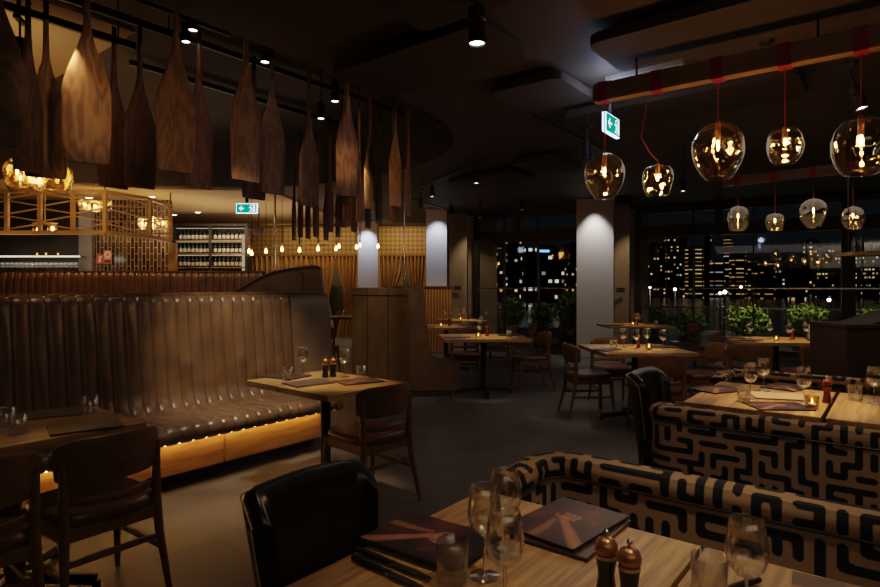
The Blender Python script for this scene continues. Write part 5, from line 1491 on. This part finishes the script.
# city blocks across the water
cb = [(640, 668, 244, 110, 'city_a', 'dim apartment tower beside the white column jamb'), (668, 690, 236, 120, 'city_a', 'lit tower with a bright crown behind the right window'), (690, 705, 247, 105, 'city_b', 'tower with warm stacked balconies, left one of three'),
      (706, 712, 230, 130, 'city_d', 'slender dark tower left of the warm balcony block'), (714, 726, 262, 95, 'city_b', 'low warm balcony block before the slender tower'), (726, 733, 238, 128, 'city_b', 'slender lit tower in mid skyline'),
      (734, 748, 252, 100, 'city_b', 'warm balcony tower with zigzag lights in mid skyline'), (749, 762, 258, 105, 'city_b', 'warm balcony tower right of the zigzag one'), (763, 777, 262, 98, 'city_b', 'lower warm balcony tower before the bright white block'),
      (778, 792, 258, 115, 'city_c', 'block with white windows below the dented pendant'), (792, 808, 270, 90, 'city_d', 'low dark block right of the white windowed block'), (808, 822, 240, 125, 'city_d', 'pale floodlit tower under the far pendants'),
      (822, 842, 248, 110, 'city_a', 'broad block left of the dark window post'), (853, 872, 256, 110, 'city_a', 'block with scattered lights right of the dark window post'), (872, 900, 248, 105, 'city_a', 'block with scattered lights at the right picture edge'),
      (497, 524, 240, 70, 'city_a', 'lit block in the left window beside the beige jamb'), (524, 566, 248, 60, 'city_c', 'office block with bright white windows and blue sign'), (566, 590, 244, 80, 'city_a', 'dim block in the left window against the white column'), (470, 497, 262, 75, 'city_d', 'low dark block at left end of the left window')]
for px0, px1, top, Y, mt, lab in cb:
    Y *= 3.2
    k_ = Y / F
    zt2 = HC + (287 - top) * k_
    wd_ = (px1 - px0) * k_
    c = cr(((px0 + px1) / 2 - 440) * k_, Y + wd_ / 2, -5.0)
    t = thing('city_building', lab, 'building', c, CR + R(rnd.uniform(-12, 12)))
    MB().box((0, 0, (zt2 + 5) / 2), (wd_ * 0.92, wd_ * 0.8, zt2 + 5)).build('facade', M[mt], t, False)
    MB().box((wd_ * 0.1, 0, zt2 + 5 + 0.6), (wd_ * 0.4, wd_ * 0.4, 1.2)).build('roof_plant', M['dark'], t, False)
    if 'blue' in lab: MB().box((-wd_ * 0.02, -wd_ * 0.4 - 0.1, zt2 + 5 - 0.9), (wd_ * 0.24, 0.1, 0.7)).build('roof_sign', M['blue_sign'], t, False)

# ------------------------------------------------------------------ lighting
W1 = (1.0, 0.73, 0.44); W2 = (1.0, 0.66, 0.32); CW = (0.86, 0.90, 1.0)
def down(X, Y, power, deg, col=W1, z=2.95, dx=0, dy=0, tz=0.75, blend=0.7): return spot(cr(X + dx, Y + dy, z), cr(X, Y, tz), power, deg, col, blend)
# near table
down(0.50, 1.36, 30, 40, W1, dx=0.25, dy=-0.3)
down(0.05, 1.55, 7, 40, W1, dx=-0.1, dy=0.3)
# bench back
down(1.3, 2.1, 16, 60, (1, 0.75, 0.5), tz=0.6, dx=-0.2, dy=-0.5)
# right bright table
down(2.02, 3.35, 150, 30, W2, dx=0.15, dy=0.1)
# middle table
down(-0.72, 4.05, 75, 24, W2, dx=0.1, dy=0.15)
# banquette pool
spot(cr(-0.9, 3.5, 3.05), cr(-1.55, 4.75, 0.75), 130, 40, (1, 0.76, 0.51), 0.9)
spot(cr(-2.3, 3.6, 2.9), cr(-2.45, 4.55, 1.0), 14, 60, (1, 0.62, 0.34), 0.9)
# left table
down(-1.75, 2.85, 9, 40, W1)
# floor pool near banquette
spot(cr(-1.0, 3.4, 3.0), cr(-1.40, 4.15, 0), 60, 36, (1, 0.84, 0.66), 0.9)
# small warm pool on the tiles
spot(cr(-1.2, 3.2, 3.0), cr(-1.40, 3.45, 0), 10, 16, (1, 0.66, 0.36), 0.9)
# lit oars
spot(cr(-0.9, 1.9, 2.3), at(84, 100, 3.69), 22, 24, (1, 0.62, 0.32), 1.0)
spot(cr(0.1, 3.6, 2.5), at(347, 160, 5.03), 20, 15, (1, 0.60, 0.30), 1.0)
spot(cr(-1.0, 3.0, 2.2), cr(-1.7, 4.4, 2.6), 5, 80, (1, 0.6, 0.32), 0.9)
spot(cr(0.6, 5.0, 1.9), cr(-1.2, 7.6, 2.6), 24, 60, (1, 0.6, 0.34), 0.9)
# columns
spot(at(595, 203, 11.35) + Vector((0, 0, 0.05)), cr(3.06, 11.62, 1.0), 38, 75, (1, 0.93, 0.86), 0.8)
spot(cr(-0.05, 12.9, 3.1), cr(-0.05, 13.25, 1.5), 30, 80, (0.72, 0.80, 1.0), 0.8)
spot(cr(-1.92, 15.3, 3.1), cr(-1.92, 15.62, 1.7), 34, 85, (0.72, 0.80, 1.0), 0.8)
# far tables
for n_, (X, Y, a, lab) in enumerate(ft): down(X, Y, z=2.62 if n_ == 5 else 2.95, dx=-0.35 if n_ == 5 else 0, power= [80, 50, 50, 90, 100, 90][n_], deg=[26, 24, 26, 26, 24, 34][n_], col=W2)
down(1.7, 6.7, 16, 50, W1, tz=0)
spot(cr(0.5, 7.2, 3.0), cr(0.55, 7.6, 0), 22, 22, W1, 0.6)
# booth panel
spot(cr(-0.9, 6.3, 2.9), cr(-0.75, 7.75, 0.7), 34, 45, W1, 0.9)
spot(cr(0.3, 8.4, 2.9), cr(-0.05, 8.0, 0.5), 14, 40, W1, 0.9)
# rear wing and chestnut banquette
spot(cr(-2.0, 5.9, 3.0), cr(-2.2, 6.5, 1.5), 14, 80, W1, 0.9)
spot(cr(-3.5, 6.0, 2.8), cr(-3.6, 6.9, 1.5), 12, 110, (1, 0.55, 0.28), 0.9)
# bar
area(cr(-5.5, 10.4, 2.0), cr(-5.5, 10.4, 3.1), 9, 4.0, 0.6, (1, 0.66, 0.34))
area(cr(-4.6, 12.6, 2.1), cr(-4.6, 12.6, 3.1), 9, 3.0, 1.4, (1, 0.74, 0.5))
area(cr(-2.9, 12.4, 2.2), cr(-2.9, 12.6, 3.1), 4, 2.4, 1.4, (1, 0.7, 0.45))
area(cr(-7.6, 11.0, 1.97), cr(-7.6, 11.5, 1.7), 1.0, 2.2, 0.1, (1, 0.82, 0.6))  # added fill under the upper shelf, brightens the row of glasses
spot(cr(-7.0, 10.9, 3.0), cr(-7.05, 11.58, 2.2), 2.2, 60, (1, 0.9, 0.8), 0.3)
spot(cr(-5.2, 10.6, 3.0), cr(-5.4, 11.58, 1.9), 24, 80, (1, 0.75, 0.5), 0.8)
for c in (c1, c2, c3): point(c + Vector((0, 0, -0.02)), 9 if c is c1 else 5, (1, 0.58, 0.22), 0.12)
spot(cr(-4.8, 7.6, 2.9), cr(-5.4, 9.0, 2.5), 26, 90, (1, 0.6, 0.25), 0.9)
spot(cr(-3.9, 5.0, 2.9), cr(-4.6, 6.2, 3.95), 22, 110, (1, 0.66, 0.34), 0.9)
area(at(212, 225, 12.7), at(212, 252, 13.4), 2.4, 1.4, 0.2, (1, 0.78, 0.5))  # added fill in front of the wine shelving, brightens the bottle labels
# curtain wall wash
area(cr(-3.0, 15.75, 3.05), cr(-3.0, 16.7, 1.2), 20, 3.6, 0.1, (1, 0.66, 0.25))
area(cr(-0.9, 15.9, 3.05), cr(-0.9, 16.7, 1.4), 8, 1.2, 0.1, (1, 0.66, 0.3))
# slatted booth, beige jambs
spot(cr(0.1, 11.4, 2.9), cr(0.0, 12.5, 0.8), 26, 60, W2, 0.8)
spot(cr(0.9, 13.2, 2.9), cr(0.8, 14.3, 1.4), 14, 70, W1, 0.8)
spot(cr(3.9, 11.2, 2.9), cr(4.0, 12.4, 1.2), 14, 60, W1, 0.8)
# garden lights
for X, Y, p_ in ((6.7, 12.6, 70), (7.6, 11.8, 80), (8.8, 11.3, 70), (5.6, 13.8, 9), (2.9, 14.4, 16), (1.8, 15.0, 12)):
    spot(cr(X, Y, 2.6), cr(X + 0.2, Y + 0.7, 0.8), p_, 80, (1, 0.86, 0.46), 0.9)
# ambient fill: unseen area lamps added to lift the whole room
area(cr(1.0, -1.5, 2.9), cr(1.0, 4.0, 1.2), 6, 4.0, 1.5, (1, 0.78, 0.58))
area(cr(3.2, 6.0, 2.55), cr(3.2, 6.0, 0.0), 9, 4.0, 4.0, (1, 0.85, 0.72))
